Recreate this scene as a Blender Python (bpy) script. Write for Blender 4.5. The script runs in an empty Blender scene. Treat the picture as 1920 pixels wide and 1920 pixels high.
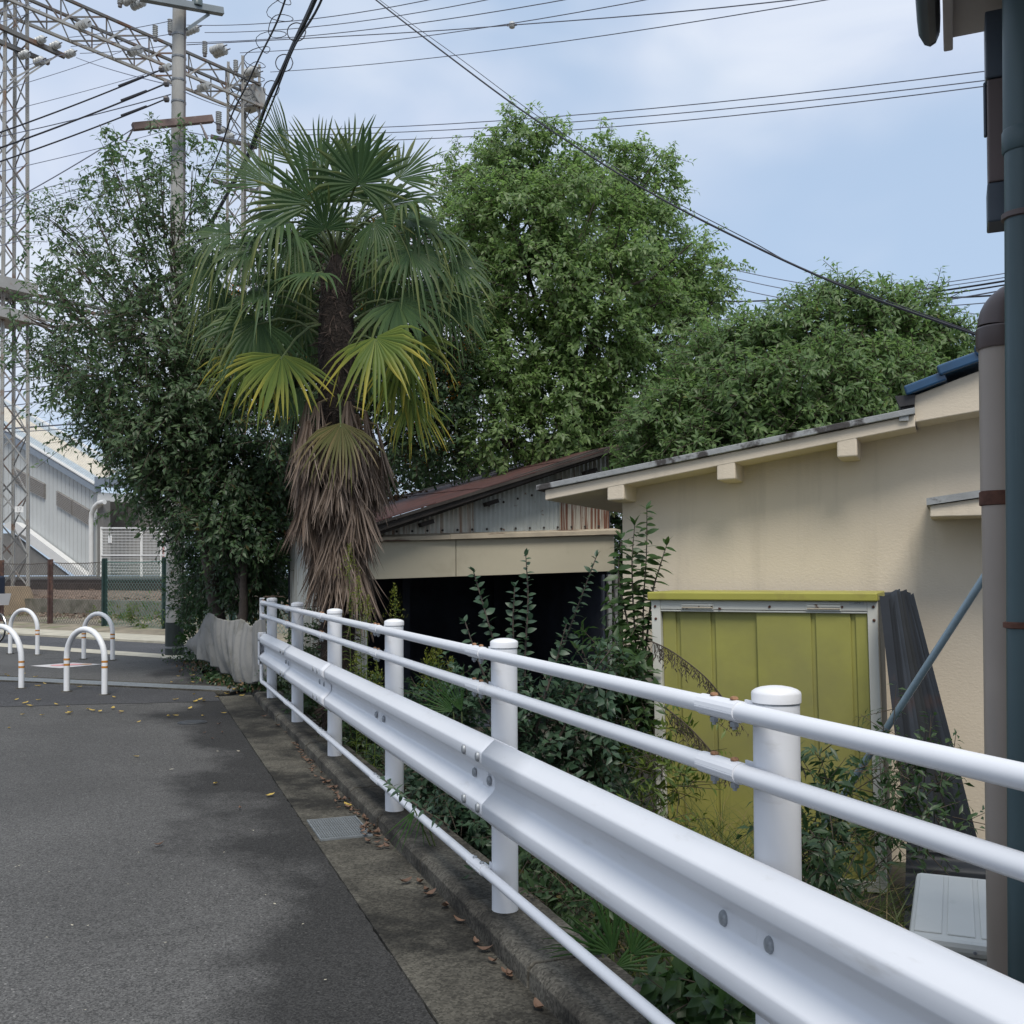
import bpy, math, random
import numpy as np
from mathutils import Vector, Matrix

D = math.radians
scene = bpy.context.scene
COL = scene.collection

# ---------------------------------------------------------------- camera
CAM_LOC = Vector((0, 0, 1.55))
CAM_ROT = Matrix.Rotation(D(-20.2), 3, 'Z') @ Matrix.Rotation(D(91.2), 3, 'X') @ Matrix.Rotation(D(-0.25), 3, 'Z')
SHIFT_Y = 72 / 1920
cd = bpy.data.cameras.new('camera')
cd.sensor_width = 36; cd.lens = 36; cd.shift_y = SHIFT_Y
cd.clip_start = 0.05; cd.clip_end = 3000
cam = bpy.data.objects.new('camera', cd)
cam.matrix_world = Matrix.Translation(CAM_LOC) @ CAM_ROT.to_4x4()
COL.objects.link(cam); scene.camera = cam

# ---------------------------------------------------------------- sky
SUN_EL, SUN_AZ = 58.0, 194.0          # degrees; azimuth clockwise from +Y
world = bpy.data.worlds.new('World'); scene.world = world; world.use_nodes = True
wn, wl = world.node_tree.nodes, world.node_tree.links
wn.clear()
wo = wn.new('ShaderNodeOutputWorld'); bg = wn.new('ShaderNodeBackground'); bg.inputs[1].default_value = 0.1
sky = wn.new('ShaderNodeTexSky'); sky.sky_type = 'NISHITA'; sky.sun_disc = False
sky.sun_elevation = D(SUN_EL); sky.sun_rotation = D(SUN_AZ); sky.dust_density = 2.5; sky.air_density = 1.0
tc = wn.new('ShaderNodeTexCoord'); mp = wn.new('ShaderNodeMapping'); mp.inputs['Scale'].default_value = (1.0, 1.0, 2.2)
mp.inputs['Location'].default_value = (5.2, 3.3, 0.6)
wl.new(tc.outputs['Generated'], mp.inputs[0])
def wnoise(scale, detail, dist):
    n = wn.new('ShaderNodeTexNoise'); n.inputs['Scale'].default_value = scale; n.inputs['Detail'].default_value = detail
    n.inputs['Roughness'].default_value = 0.55; n.inputs['Distortion'].default_value = dist
    wl.new(mp.outputs[0], n.inputs['Vector']); return n
n1 = wnoise(1.5, 4, 0.3); n2 = wnoise(3.4, 5, 0.5)
def wramp(src, p0, p1):
    r = wn.new('ShaderNodeMapRange'); r.interpolation_type = 'SMOOTHSTEP'
    r.inputs[1].default_value = p0; r.inputs[2].default_value = p1; wl.new(src, r.inputs[0]); return r
r1 = wramp(n1.outputs[0], 0.38, 0.63); r2 = wramp(n2.outputs[0], 0.30, 0.75)
gap = wn.new('ShaderNodeMix'); gap.data_type = 'RGBA'; gap.inputs[0].default_value = 0.80
wl.new(sky.outputs[0], gap.inputs[6]); gap.inputs[7].default_value = (2.5, 3.2, 4.2, 1)
cld = wn.new('ShaderNodeMix'); cld.data_type = 'RGBA'; wl.new(r2.outputs[0], cld.inputs[0])
cld.inputs[6].default_value = (3.1, 3.55, 4.45, 1); cld.inputs[7].default_value = (4.15, 4.45, 4.95, 1)
mx = wn.new('ShaderNodeMix'); mx.data_type = 'RGBA'; wl.new(r1.outputs[0], mx.inputs[0])
wl.new(gap.outputs[2], mx.inputs[6]); wl.new(cld.outputs[2], mx.inputs[7])
wl.new(mx.outputs[2], bg.inputs[0]); wl.new(bg.outputs[0], wo.inputs[0])

# ---------------------------------------------------------------- sun and exposure
sd = bpy.data.lights.new('sun', 'SUN'); sd.energy = 1.5; sd.angle = D(24); sd.color = (1.0, 0.95, 0.87)
sun = bpy.data.objects.new('sun', sd); COL.objects.link(sun)
sdir = Vector((math.sin(D(SUN_AZ)) * math.cos(D(SUN_EL)), math.cos(D(SUN_AZ)) * math.cos(D(SUN_EL)), math.sin(D(SUN_EL))))
sun.rotation_euler = sdir.to_track_quat('Z', 'Y').to_euler(); sun.location = (0, 0, 30)
vs = scene.view_settings
vs.view_transform = 'Standard'; vs.look = 'None'; vs.exposure = 1.0; vs.gamma = 1.0; vs.use_curve_mapping = False
scene.render.engine = 'CYCLES'
scene.cycles.use_denoising = True
scene.cycles.max_bounces = 8; scene.cycles.transparent_max_bounces = 8
scene.cycles.sample_clamp_indirect = 6

# ---------------------------------------------------------------- geometry helpers
def ray(px, py):
    return CAM_ROT @ Vector(((px - 960) / 1920, (960 - py) / 1920 + SHIFT_Y, -1.0))
def at(px, py, Z):                       # a place seen in the photograph at a chosen true depth
    return CAM_LOC + ray(px, py) * Z
def gnd(px, py, z=0.0):
    d = ray(px, py); return CAM_LOC + d * ((z - CAM_LOC.z) / d.z)
def onp(px, py, P, n):
    d = ray(px, py); return CAM_LOC + d * ((Vector(P) - CAM_LOC).dot(n) / d.dot(n))
RIGHT = Vector((math.cos(D(20.2)), -math.sin(D(20.2)), 0)); FWD = Vector((math.sin(D(20.2)), math.cos(D(20.2)), 0))
UP = Vector((0, 0, 1))
V = Vector

class MB:
    def __init__(s): s.v = []; s.f = []
    def add(s, vs, fs):
        o = len(s.v); s.v += [tuple(p) for p in vs]; s.f += [tuple(i + o for i in f) for f in fs]; return s
    def hexa(s, c):      # 8 corners: bottom ring 0-3 (ccw), top ring 4-7
        return s.add(c, [(3, 2, 1, 0), (4, 5, 6, 7), (0, 1, 5, 4), (1, 2, 6, 5), (2, 3, 7, 6), (3, 0, 4, 7)])
    def box(s, c, size, ax=None):
        c = V(c); a = [V((1, 0, 0)), V((0, 1, 0)), V((0, 0, 1))] if ax is None else [V(q) for q in ax]
        h = [a[i] * (size[i] / 2) for i in range(3)]
        return s.hexa([c - h[0] - h[1] - h[2], c + h[0] - h[1] - h[2], c + h[0] + h[1] - h[2], c - h[0] + h[1] - h[2],
                       c - h[0] - h[1] + h[2], c + h[0] - h[1] + h[2], c + h[0] + h[1] + h[2], c - h[0] + h[1] + h[2]])
    def bar(s, p, q, w, h=None, up=(0, 0, 1)):
        p, q = V(p), V(q); h = h or w; a = (q - p).normalized(); u = V(up)
        if abs(a.dot(u)) > 0.97: u = V((1, 0, 0))
        sd_ = a.cross(u).normalized(); u = sd_.cross(a).normalized()
        return s.box((p + q) / 2, ((q - p).length, w, h), (a, sd_, u))
    def tube(s, pts, r, n=8, cap=True):
        pts = [V(p) for p in pts]; m = len(pts)
        rr = [r] * m if not hasattr(r, '__len__') else list(r)
        t = (pts[1] - pts[0]).normalized()
        u = V((0, 0, 1)) if abs(t.z) < 0.9 else V((1, 0, 0))
        u = (u - t * u.dot(t)).normalized(); o = len(s.v)
        for i in range(m):
            t = (pts[min(i + 1, m - 1)] - pts[max(i - 1, 0)]).normalized()
            u = (u - t * u.dot(t)).normalized(); w = t.cross(u)
            for k in range(n):
                a = 2 * math.pi * k / n
                s.v.append(tuple(pts[i] + (u * math.cos(a) + w * math.sin(a)) * rr[i]))
        for i in range(m - 1):
            for k in range(n):
                k2 = (k + 1) % n
                s.f.append((o + i * n + k, o + i * n + k2, o + (i + 1) * n + k2, o + (i + 1) * n + k))
        if cap:
            s.f.append(tuple(o + k for k in reversed(range(n)))); s.f.append(tuple(o + (m - 1) * n + k for k in range(n)))
        return s
    def lathe(s, c, prof, n=16, axis=(0, 0, 1)):       # prof: (radius, height) from bottom to top
        c = V(c); a = V(axis).normalized(); u = V((1, 0, 0)) if abs(a.x) < 0.9 else V((0, 1, 0))
        u = (u - a * u.dot(a)).normalized(); w = a.cross(u); o = len(s.v); m = len(prof)
        for r, h in prof:
            for k in range(n):
                t = 2 * math.pi * k / n
                s.v.append(tuple(c + a * h + (u * math.cos(t) + w * math.sin(t)) * max(r, 1e-4)))
        for i in range(m - 1):
            for k in range(n):
                k2 = (k + 1) % n
                s.f.append((o + i * n + k, o + i * n + k2, o + (i + 1) * n + k2, o + (i + 1) * n + k))
        s.f.append(tuple(o + k for k in reversed(range(n)))); s.f.append(tuple(o + (m - 1) * n + k for k in range(n)))
        return s
    def grid(s, rows):
        o = len(s.v); nr, nc = len(rows), len(rows[0])
        for r in rows: s.v += [tuple(p) for p in r]
        for i in range(nr - 1):
            for j in range(nc - 1):
                s.f.append((o + i * nc + j, o + i * nc + j + 1, o + (i + 1) * nc + j + 1, o + (i + 1) * nc + j))
        return s
    def slab(s, quad, thick):           # quad: 4 points, extruded along thick vector
        q = [V(p) for p in quad]; t = V(thick)
        return s.hexa(q + [p + t for p in q])
    def prism(s, poly, vec):
        n = len(poly); p = [V(a) for a in poly]; v = V(vec); o = len(s.v)
        s.v += [tuple(a) for a in p] + [tuple(a + v) for a in p]
        s.f.append(tuple(o + i for i in reversed(range(n)))); s.f.append(tuple(o + n + i for i in range(n)))
        for i in range(n):
            j = (i + 1) % n; s.f.append((o + i, o + j, o + n + j, o + n + i))
        return s
    def mesh(s, name, mat, smooth=False):
        me = bpy.data.meshes.new(name); me.from_pydata(s.v, [], s.f)
        if mat is not None: me.materials.append(mat)
        if smooth: me.shade_smooth(); me.set_sharp_from_angle(angle=D(38))
        me.update(); return me
    def build(s, name, mat, parent=None, smooth=False, bevel=0.0, fixnormals=True):
        base = V((0, 0, 0))
        if parent is None and s.v:
            a = np.array(s.v); base = V(((a[:, 0].min() + a[:, 0].max()) / 2, (a[:, 1].min() + a[:, 1].max()) / 2, a[:, 2].min()))
            s.v = [tuple(V(p) - base) for p in s.v]
        me = s.mesh(name, mat, False)
        if fixnormals:
            import bmesh
            bm = bmesh.new(); bm.from_mesh(me); bmesh.ops.recalc_face_normals(bm, faces=bm.faces); bm.to_mesh(me); bm.free()
        if smooth: me.shade_smooth(); me.set_sharp_from_angle(angle=D(38))
        o = link(name, me, parent)
        if parent is None: o.location = base
        if bevel:
            b = o.modifiers.new('bevel', 'BEVEL'); b.width = bevel; b.segments = 2; b.limit_method = 'ANGLE'; b.angle_limit = D(40)
        return o

def link(name, me, parent=None, mw=None):
    o = bpy.data.objects.new(name, me); COL.objects.link(o)
    if mw is not None: o.matrix_basis = mw
    if parent is not None:
        o.parent = parent; o.matrix_parent_inverse = wmat(parent).inverted()
    return o
def wmat(o):
    m = o.matrix_basis.copy()
    if o.parent is not None: m = wmat(o.parent) @ o.matrix_parent_inverse @ m
    return m
def thing(name, loc, label, cat, group=None):
    o = bpy.data.objects.new(name, None); COL.objects.link(o); o.location = V(loc); o.empty_display_size = 0.1
    return tag(o, label, cat, group)
def tag(o, label=None, cat=None, group=None, kind=None):
    if label: o['label'] = label
    if cat: o['category'] = cat
    if group: o['group'] = group
    if kind: o['kind'] = kind
    return o

def text_mesh(name, body, size, ext, m):
    fc = bpy.data.curves.new(name, 'FONT'); fc.body = body; fc.size = size; fc.extrude = ext; fc.align_x = 'CENTER'; fc.align_y = 'CENTER'
    o = bpy.data.objects.new(name, fc); COL.objects.link(o)
    me = bpy.data.meshes.new_from_object(o.evaluated_get(bpy.context.evaluated_depsgraph_get()))
    bpy.data.objects.remove(o); bpy.data.curves.remove(fc); me.materials.clear(); me.materials.append(m); return me

# ---------------------------------------------------------------- materials
def nodes_of(name):
    m = bpy.data.materials.new(name); m.use_nodes = True
    nt = m.node_tree; b = nt.nodes['Principled BSDF']; return m, nt.nodes, nt.links, b
def noise(n, l, scale, detail=4, vec=None, stretch=None, rough=0.6):
    t = n.new('ShaderNodeTexCoord'); out = t.outputs['Object']
    if stretch:
        mm = n.new('ShaderNodeMapping'); mm.inputs['Scale'].default_value = stretch; l.new(out, mm.inputs[0]); out = mm.outputs[0]
    q = n.new('ShaderNodeTexNoise'); q.inputs['Scale'].default_value = scale; q.inputs['Detail'].default_value = detail
    q.inputs['Roughness'].default_value = rough; l.new(out, q.inputs['Vector']); return q.outputs[0]
def rng_(n, l, src, a, b, lo=0.0, hi=1.0):
    r = n.new('ShaderNodeMapRange'); r.inputs[1].default_value = a; r.inputs[2].default_value = b
    r.inputs[3].default_value = lo; r.inputs[4].default_value = hi; l.new(src, r.inputs[0]); return r.outputs[0]
def mix(n, l, f, a, b):
    m = n.new('ShaderNodeMix'); m.data_type = 'RGBA'
    for i, q in ((0, f), (6, a), (7, b)):
        if hasattr(q, 'is_linked'): l.new(q, m.inputs[i])
        elif i == 0: m.inputs[0].default_value = q
        else: m.inputs[i].default_value = (*q, 1)
    return m.outputs[2]
def bumpn(n, l, b, src, strength, dist=0.01):
    q = n.new('ShaderNodeBump'); q.inputs['Strength'].default_value = strength; q.inputs['Distance'].default_value = dist
    l.new(src, q.inputs['Height']); l.new(q.outputs[0], b.inputs['Normal'])
def mat(name, col, rough=0.6, metal=0.0, var=0.12, vs_=3.0, stain=None, ss=2.0, st=(0.52, 0.66), sstretch=None, bump=0.0, bs=60.0, spec=0.4, bstretch=None, bd=0.01):
    m, n, l, b = nodes_of(name)
    b.inputs['Roughness'].default_value = rough; b.inputs['Metallic'].default_value = metal
    b.inputs['Specular IOR Level'].default_value = spec
    c = mix(n, l, rng_(n, l, noise(n, l, vs_, 5), 0.3, 0.7), tuple(x * (1 - var) for x in col), tuple(min(1, x * (1 + var)) for x in col))
    if stain is not None:
        c = mix(n, l, rng_(n, l, noise(n, l, ss, 6, stretch=sstretch), st[0], st[1]), c, stain)
    l.new(c, b.inputs['Base Color'])
    if bump: bumpn(n, l, b, noise(n, l, bs, 5, stretch=bstretch), bump, bd)
    return m
def leafmat(name, c1, c2, trans=0.35, rough=0.45, c3=None, p3=0.94):
    m, n, l, b = nodes_of(name)
    g = n.new('ShaderNodeNewGeometry'); f = g.outputs['Random Per Island']
    c = mix(n, l, f, c1, c2)
    if c3 is not None:
        w = n.new('ShaderNodeTexWhiteNoise'); w.noise_dimensions = '1D'; l.new(f, w.inputs['W'])
        c = mix(n, l, rng_(n, l, w.outputs['Value'], p3, p3 + 0.01), c, c3)
    l.new(c, b.inputs['Base Color']); b.inputs['Roughness'].default_value = rough; b.inputs['Specular IOR Level'].default_value = 0.4
    t = n.new('ShaderNodeBsdfTranslucent'); l.new(c, t.inputs[0])
    hs = n.new('ShaderNodeHueSaturation'); hs.inputs['Value'].default_value = 1.9; hs.inputs['Saturation'].default_value = 1.1; l.new(c, hs.inputs['Color']); l.new(hs.outputs[0], t.inputs[0])
    ms = n.new('ShaderNodeMixShader'); ms.inputs[0].default_value = trans
    l.new(b.outputs[0], ms.inputs[1]); l.new(t.outputs[0], ms.inputs[2])
    l.new(ms.outputs[0], n['Material Output'].inputs[0]); return m

DARKX = (20.98, 21.36)      # local x on the road sheet, whose origin lies at X = -19.51
def asphalt(name, base, edge_dark=True):
    m, n, l, b = nodes_of(name)
    t = n.new('ShaderNodeTexCoord')
    vo = n.new('ShaderNodeTexVoronoi'); vo.inputs['Scale'].default_value = 150; l.new(t.outputs['Object'], vo.inputs['Vector'])
    sp = n.new('ShaderNodeSeparateColor'); l.new(vo.outputs['Color'], sp.inputs[0])
    grain = rng_(n, l, sp.outputs[0], 0.0, 1.0, 0.45, 1.55)
    white = rng_(n, l, sp.outputs[1], 0.990, 0.998, 0, .7)
    big = rng_(n, l, noise(n, l, 0.55, 5), 0.35, 0.65, 0.85, 1.12)
    k = n.new('ShaderNodeMath'); k.operation = 'MULTIPLY'; l.new(grain, k.inputs[0]); l.new(big, k.inputs[1])
    sc = n.new('ShaderNodeVectorMath'); sc.operation = 'SCALE'; sc.inputs[0].default_value = base; l.new(k.outputs[0], sc.inputs['Scale'])
    c = sc.outputs[0]
    c = mix(n, l, white, c, (0.30, 0.29, 0.27))
    if edge_dark:      # darker strip along the gutter with ragged tongues, and a few oil stains
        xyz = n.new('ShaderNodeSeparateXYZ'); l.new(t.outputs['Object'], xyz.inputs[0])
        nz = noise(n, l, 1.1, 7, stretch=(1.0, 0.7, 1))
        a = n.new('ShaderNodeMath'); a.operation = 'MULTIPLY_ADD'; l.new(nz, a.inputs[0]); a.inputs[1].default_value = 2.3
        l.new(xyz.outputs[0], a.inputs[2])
        w = rng_(n, l, a.outputs[0], DARKX[0], DARKX[1])
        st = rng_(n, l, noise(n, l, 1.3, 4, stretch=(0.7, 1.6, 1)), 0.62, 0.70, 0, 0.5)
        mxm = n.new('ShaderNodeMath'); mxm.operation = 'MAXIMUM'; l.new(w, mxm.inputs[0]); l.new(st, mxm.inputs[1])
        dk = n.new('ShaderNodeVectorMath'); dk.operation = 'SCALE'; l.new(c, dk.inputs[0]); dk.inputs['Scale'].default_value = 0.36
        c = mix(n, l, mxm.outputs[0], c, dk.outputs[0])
    l.new(c, b.inputs['Base Color']); b.inputs['Roughness'].default_value = 0.85; b.inputs['Specular IOR Level'].default_value = 0.25
    bumpn(n, l, b, sp.outputs[2], 0.8, 0.008)
    return m

# ================================================================ materials
m_white = mat('white_paint', (0.70, 0.715, 0.745), 0.40, var=0.03, vs_=1.5, stain=(0.40, 0.38, 0.34), ss=8.0, st=(0.62, 1.0), sstretch=(1, .5, 2.2), spec=0.5)
m_whitecap = mat('cap_white', (0.70, 0.705, 0.72), 0.42, var=0.03)
m_bolt = mat('bolt_zinc', (0.33, 0.35, 0.37), 0.5, 0.5, var=0.25, vs_=60)
m_rustbolt = mat('rusty_bolt', (0.28, 0.15, 0.08), 0.8, var=0.35, vs_=70)
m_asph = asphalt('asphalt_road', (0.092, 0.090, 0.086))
m_asph2 = asphalt('asphalt_patch', (0.060, 0.060, 0.062), edge_dark=False)
m_asph3 = asphalt('asphalt_street', (0.085, 0.086, 0.090), edge_dark=False)
def concrete(name, col, dark, st=(0.42, 0.62), ss=2.2, bump=0.35):
    m, n, l, b = nodes_of(name)
    vo = n.new('ShaderNodeTexVoronoi'); vo.inputs['Scale'].default_value = 95
    t = n.new('ShaderNodeTexCoord'); l.new(t.outputs['Object'], vo.inputs['Vector'])
    sp = n.new('ShaderNodeSeparateColor'); l.new(vo.outputs['Color'], sp.inputs[0])
    g = rng_(n, l, sp.outputs[0], 0, 1, 0.55, 1.45)
    c = mix(n, l, rng_(n, l, noise(n, l, ss, 7, stretch=(1, 0.8, 1)), st[0], st[1]), col, dark)
    c = mix(n, l, rng_(n, l, noise(n, l, 7, 5), 0.5, 0.75, 0, 0.5), c, tuple(x * 1.25 for x in col))
    q = n.new('ShaderNodeVectorMath'); q.operation = 'SCALE'; l.new(c, q.inputs[0]); l.new(g, q.inputs['Scale'])
    l.new(q.outputs[0], b.inputs['Base Color']); b.inputs['Roughness'].default_value = 0.9; b.inputs['Specular IOR Level'].default_value = 0.2
    bumpn(n, l, b, sp.outputs[1], bump, 0.005); return m
m_gutter = concrete('gutter_concrete', (0.092, 0.086, 0.070), (0.022, 0.021, 0.018), st=(.38, .60), ss=1.9)
m_kerb = concrete('kerb_concrete', (0.105, 0.097, 0.080), (0.030, 0.028, 0.024), st=(0.38, 0.6), ss=3.0)
m_soil = mat('soil', (0.055, 0.048, 0.036), 0.95, var=0.4, vs_=6, bump=0.6, bs=40, stain=(0.03, 0.045, 0.02), ss=4)
m_verge = mat('verge_soil', (0.075, 0.065, 0.05), 0.95, var=0.4, vs_=8, bump=0.5, bs=50)
m_line = mat('pale_concrete_strip', (0.42, 0.39, 0.31), 0.85, var=0.2, vs_=3, bump=0.2)
m_steel = mat('grate_steel', (0.22, 0.24, 0.25), 0.5, 0.3, var=0.2, vs_=30)
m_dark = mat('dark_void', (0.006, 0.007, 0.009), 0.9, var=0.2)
m_iron = mat('cast_iron', (0.06, 0.065, 0.07), 0.6, 0.4, var=0.2, vs_=20, bump=0.3)

# ================================================================ ground, road, kerb
def sheet(name, poly, z, m, label, cat, kind='structure'):
    b = MB(); b.add([(p[0], p[1], z) for p in poly], [tuple(range(len(poly)))])
    return tag(b.build(name, m), label, cat, kind=kind)
sheet('ground', [(-900, -900), (900, -900), (900, 900), (-900, 900)], -0.36, m_soil, 'bare dark soil of the overgrown lot and land around', 'ground')
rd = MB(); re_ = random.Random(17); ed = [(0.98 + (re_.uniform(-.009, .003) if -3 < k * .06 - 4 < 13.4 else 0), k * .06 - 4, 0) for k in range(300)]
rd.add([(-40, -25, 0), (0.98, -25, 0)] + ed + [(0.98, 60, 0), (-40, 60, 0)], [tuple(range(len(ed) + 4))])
road = tag(rd.build('road', m_asph), 'dark weathered asphalt lane with a darker strip beside the gutter', 'road', kind='structure')
# newer asphalt patch at the mouth of the lane (past a ragged joint)
pts = []
for i in range(24):
    x = -9 + 9.97 * i / 23; pts.append((x, 13.32 - (x + 1.5) * 0.19 + random.Random(i).uniform(-.03, .03)))
sheet('pavement', pts + [(0.97, 13.9), (-1.2, 15.85), (-9, 22.9)], 0.004, m_asph2, 'darker asphalt patch before the drain channel', 'pavement')
# gutter strip of cast slabs
g = MB()
gy = [-6.0, -3.1, -0.2, 2.7, 5.15, 5.94]
for a, b_ in list(zip(gy[:-1], gy[1:])) + [(6.45, 9.2), (9.2, 12.2), (12.2, 13.35)]:
    g.box(((0.98 + 1.385) / 2, (a + b_) / 2, -0.093), (0.405, b_ - a - 0.006, 0.2))
g.box((0.992, 6.195, -0.093), (0.028, 0.504, 0.2)); g.box((1.35, 6.195, -0.093), (0.07, 0.504, 0.2))
tag(g.build('gutter', m_gutter), 'stained concrete gutter strip between the asphalt and the kerb', 'gutter', kind='structure')
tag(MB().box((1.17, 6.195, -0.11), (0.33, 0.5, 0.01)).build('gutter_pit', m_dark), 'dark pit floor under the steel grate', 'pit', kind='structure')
# kerb of concrete blocks
kerb = thing('kerb', (1.53, 4, 0), 'weathered concrete kerb carrying the white guardrail', 'kerb'); kerb['kind'] = 'structure'
y = -4.0; rk = random.Random(5)
while y < 12.75:
    L = 0.6 if not 4.3 < y < 7.2 else 0.75
    L *= rk.uniform(0.95, 1.3); y2 = min(y + L, 12.8)
    dx = rk.uniform(-.006, .006); dz = rk.uniform(-.006, .006); w = 0.31
    x0 = 1.375 + dx
    b = MB(); ch = 0.022; zt = 0.10 + dz
    prof = [(x0 - 0.012, -0.36), (x0 - 0.008, zt - ch), (x0 + ch * 0.9, zt), (1.68, zt), (1.68, -0.36)]
    b.prism([(p[0], y + .004, p[1]) for p in prof], (0, y2 - y - .008, 0))
    b.build('kerb_block', m_kerb, kerb, bevel=0.006); y = y2
# grate
gr = thing('drain_grate', (1.16, 6.19, 0), 'small galvanised steel drain grate set in the gutter', 'drain grate')
fr = MB()
for x in (1.010, 1.306): fr.box((x, 6.195, 0.001), (0.010, 0.50, 0.03))
for yy in (5.950, 6.440): fr.box((1.158, yy, 0.0005), (0.286, 0.010, 0.03))
fr.build('grate_frame', m_steel, gr)
bm_ = MB().box((0, 0, 0), (0.0045, 0.476, 0.026)).mesh('bearing_bar', m_steel)
for i in range(19): link('bearing_bar', bm_, gr, Matrix.Translation((1.024 + i * 0.0149, 6.195, 0.0)))
bm_ = MB().box((0, 0, 0), (0.28, 0.005, 0.012)).mesh('cross_bar', m_steel)
for i in range(11): link('cross_bar', bm_, gr, Matrix.Translation((1.158, 5.975 + i * 0.044, 0.0085)))
# manhole
mh = thing('manhole_cover', (0.56, 11.15, 0), 'small round dark manhole cover in the asphalt lane', 'manhole cover')
MB().lathe((0.56, 11.15, 0.001), [(0.15, 0), (0.15, 0.006), (0.0, 0.006)], 24).build('cover_ring', m_iron, mh)
MB().lathe((0.56, 11.15, 0.0075), [(0.125, 0), (0.122, 0.006), (0.0, 0.006)], 24).build('cover_plate', m_iron, mh)

# drain channel crossing the lane mouth
A0, A1 = V((-9.0, 23.3, 0)), V((1.30, 14.02, 0)); dd = (A1 - A0).normalized(); dn = V((-dd.y, dd.x, 0)); L = (A1 - A0).length
ch = thing('drain_channel', A0 + dd * (L / 2), 'grey slatted drain channel across the lane mouth', 'drain channel')
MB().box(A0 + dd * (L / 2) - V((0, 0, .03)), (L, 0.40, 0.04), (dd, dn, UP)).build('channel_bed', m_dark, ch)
for s_ in (-.235, .235): MB().box(A0 + dd * (L / 2) + dn * s_ + V((0, 0, -.01)), (L, 0.07, 0.05), (dd, dn, UP)).build('channel_edge', m_gutter, ch)
for k in range(4):
    seg = 0
    while seg < L - .05:
        e = min(seg + 1.0, L)
        MB().box(A0 + dd * ((seg + e) / 2) + dn * (-.15 + k * .10) + V((0, 0, .002)), (e - seg - .012, 0.058, 0.02), (dd, dn, UP)).build('slat', m_steel, ch)
        seg = e

# cross street along the railway
SD = V((0.575, -0.818, 0)).normalized(); SM = V((-SD.y, SD.x, 0))      # along the tracks, and away from the lane
def st(m_, t): return SM * m_ + SD * t
TR = -13.0           # right end of the street, under the trees
def band(name, m0, m1, z, m, label, cat, t1=TR, t0=-90): return sheet(name, [st(m0, t0)[:2], st(m0, t1)[:2], st(m1, t1)[:2], st(m1, t0)[:2]], z, m, label, cat)
band('street_edge', 11.75, 12.35, 0.006, m_line, 'pale concrete strip edging the near side of the railway street', 'edge strip')
band('street', 12.35, 14.2, 0.004, m_asph3, 'grey asphalt street running along the railway fence', 'street')
k2 = MB().slab([st(14.2, -90), st(14.2, TR), st(15.6, TR), st(15.6, -90)], (0, 0, 0.05))
tag(k2.build('pavement', m_line), 'pale concrete footway before the railway fence', 'pavement', kind='structure')
# railway bank: profile swept along the tracks
m_ballast = mat('ballast', (0.16, 0.115, 0.085), 0.95, var=0.55, vs_=9, bump=1.0, bs=14, bd=0.06)
m_bank = mat('bank_dirt', (0.22, 0.19, 0.14), 0.95, var=0.35, vs_=2, bump=0.5, bs=12, stain=(0.10, 0.13, 0.045), ss=0.8)
m_oldwall = mat('old_concrete', (0.16, 0.15, 0.125), 0.9, var=0.3, vs_=2, stain=(0.07, 0.075, 0.05), ss=1.4, bump=0.3, bs=20)
def sweep(name, prof, m, label, cat, t0=-90, t1=40):
    b = MB(); b.grid([[st(p[0], t0) + V((0, 0, p[1])) for p in prof], [st(p[0], t1) + V((0, 0, p[1])) for p in prof]])
    return tag(b.build(name, m, fixnormals=False), label, cat, kind='structure')
sweep('railway_bank', [(15.6, 0.03), (16.3, 0.10), (17.4, 0.18), (18.4, 0.30)], m_bank, 'dry earth verge below the railway', 'terrain', t1=TR)
sweep('ballast_bed', [(18.62, 0.72), (19.4, 0.98), (20.4, 1.02), (28.6, 1.02), (29.5, 0.9)], m_ballast, 'brown stone ballast under the railway tracks', 'terrain')
sweep('terrain', [(29.5, 0.88), (33, 0.9), (300, 0.9)], m_bank, 'level ground behind the railway', 'terrain')
rw = MB()
rw.box(st(18.52, -25) + V((0, 0, 0.50)), (130, 0.22, 0.5), (SD, SM, UP))
tag(rw.build('retaining_wall', m_oldwall), 'low mossy concrete retaining wall below the railway ballast', 'retaining wall')
rsd = random.Random(3)
m_stone = mat('ballast_stone', (0.20, 0.145, 0.11), 0.95, var=0.5, vs_=3)
b = MB()
for i in range(2600):
    mm_, tt = (rsd.uniform(18.65, 20.2), rsd.uniform(-42, -22)) if i % 3 else (rsd.uniform(17.6, 18.4), rsd.uniform(-40, -24))
    zz = 0.75 + (mm_ - 18.65) * .18 if mm_ > 18.5 else 0.2 + (mm_ - 17.4) * .1
    p = st(mm_, tt) + V((0, 0, zz)); r = rsd.uniform(.03, .075)
    q = [p + V((rsd.uniform(-r, r), rsd.uniform(-r, r), rsd.uniform(-.2 * r, r))) for _ in range(5)]
    b.add(q, [(0, 1, 2), (0, 2, 3), (0, 3, 4), (1, 4, 2), (2, 4, 3), (0, 4, 1)])
tag(b.build('ballast_gravel', m_stone), 'loose brown ballast stones along the railway', 'gravel', kind='stuff')
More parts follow.
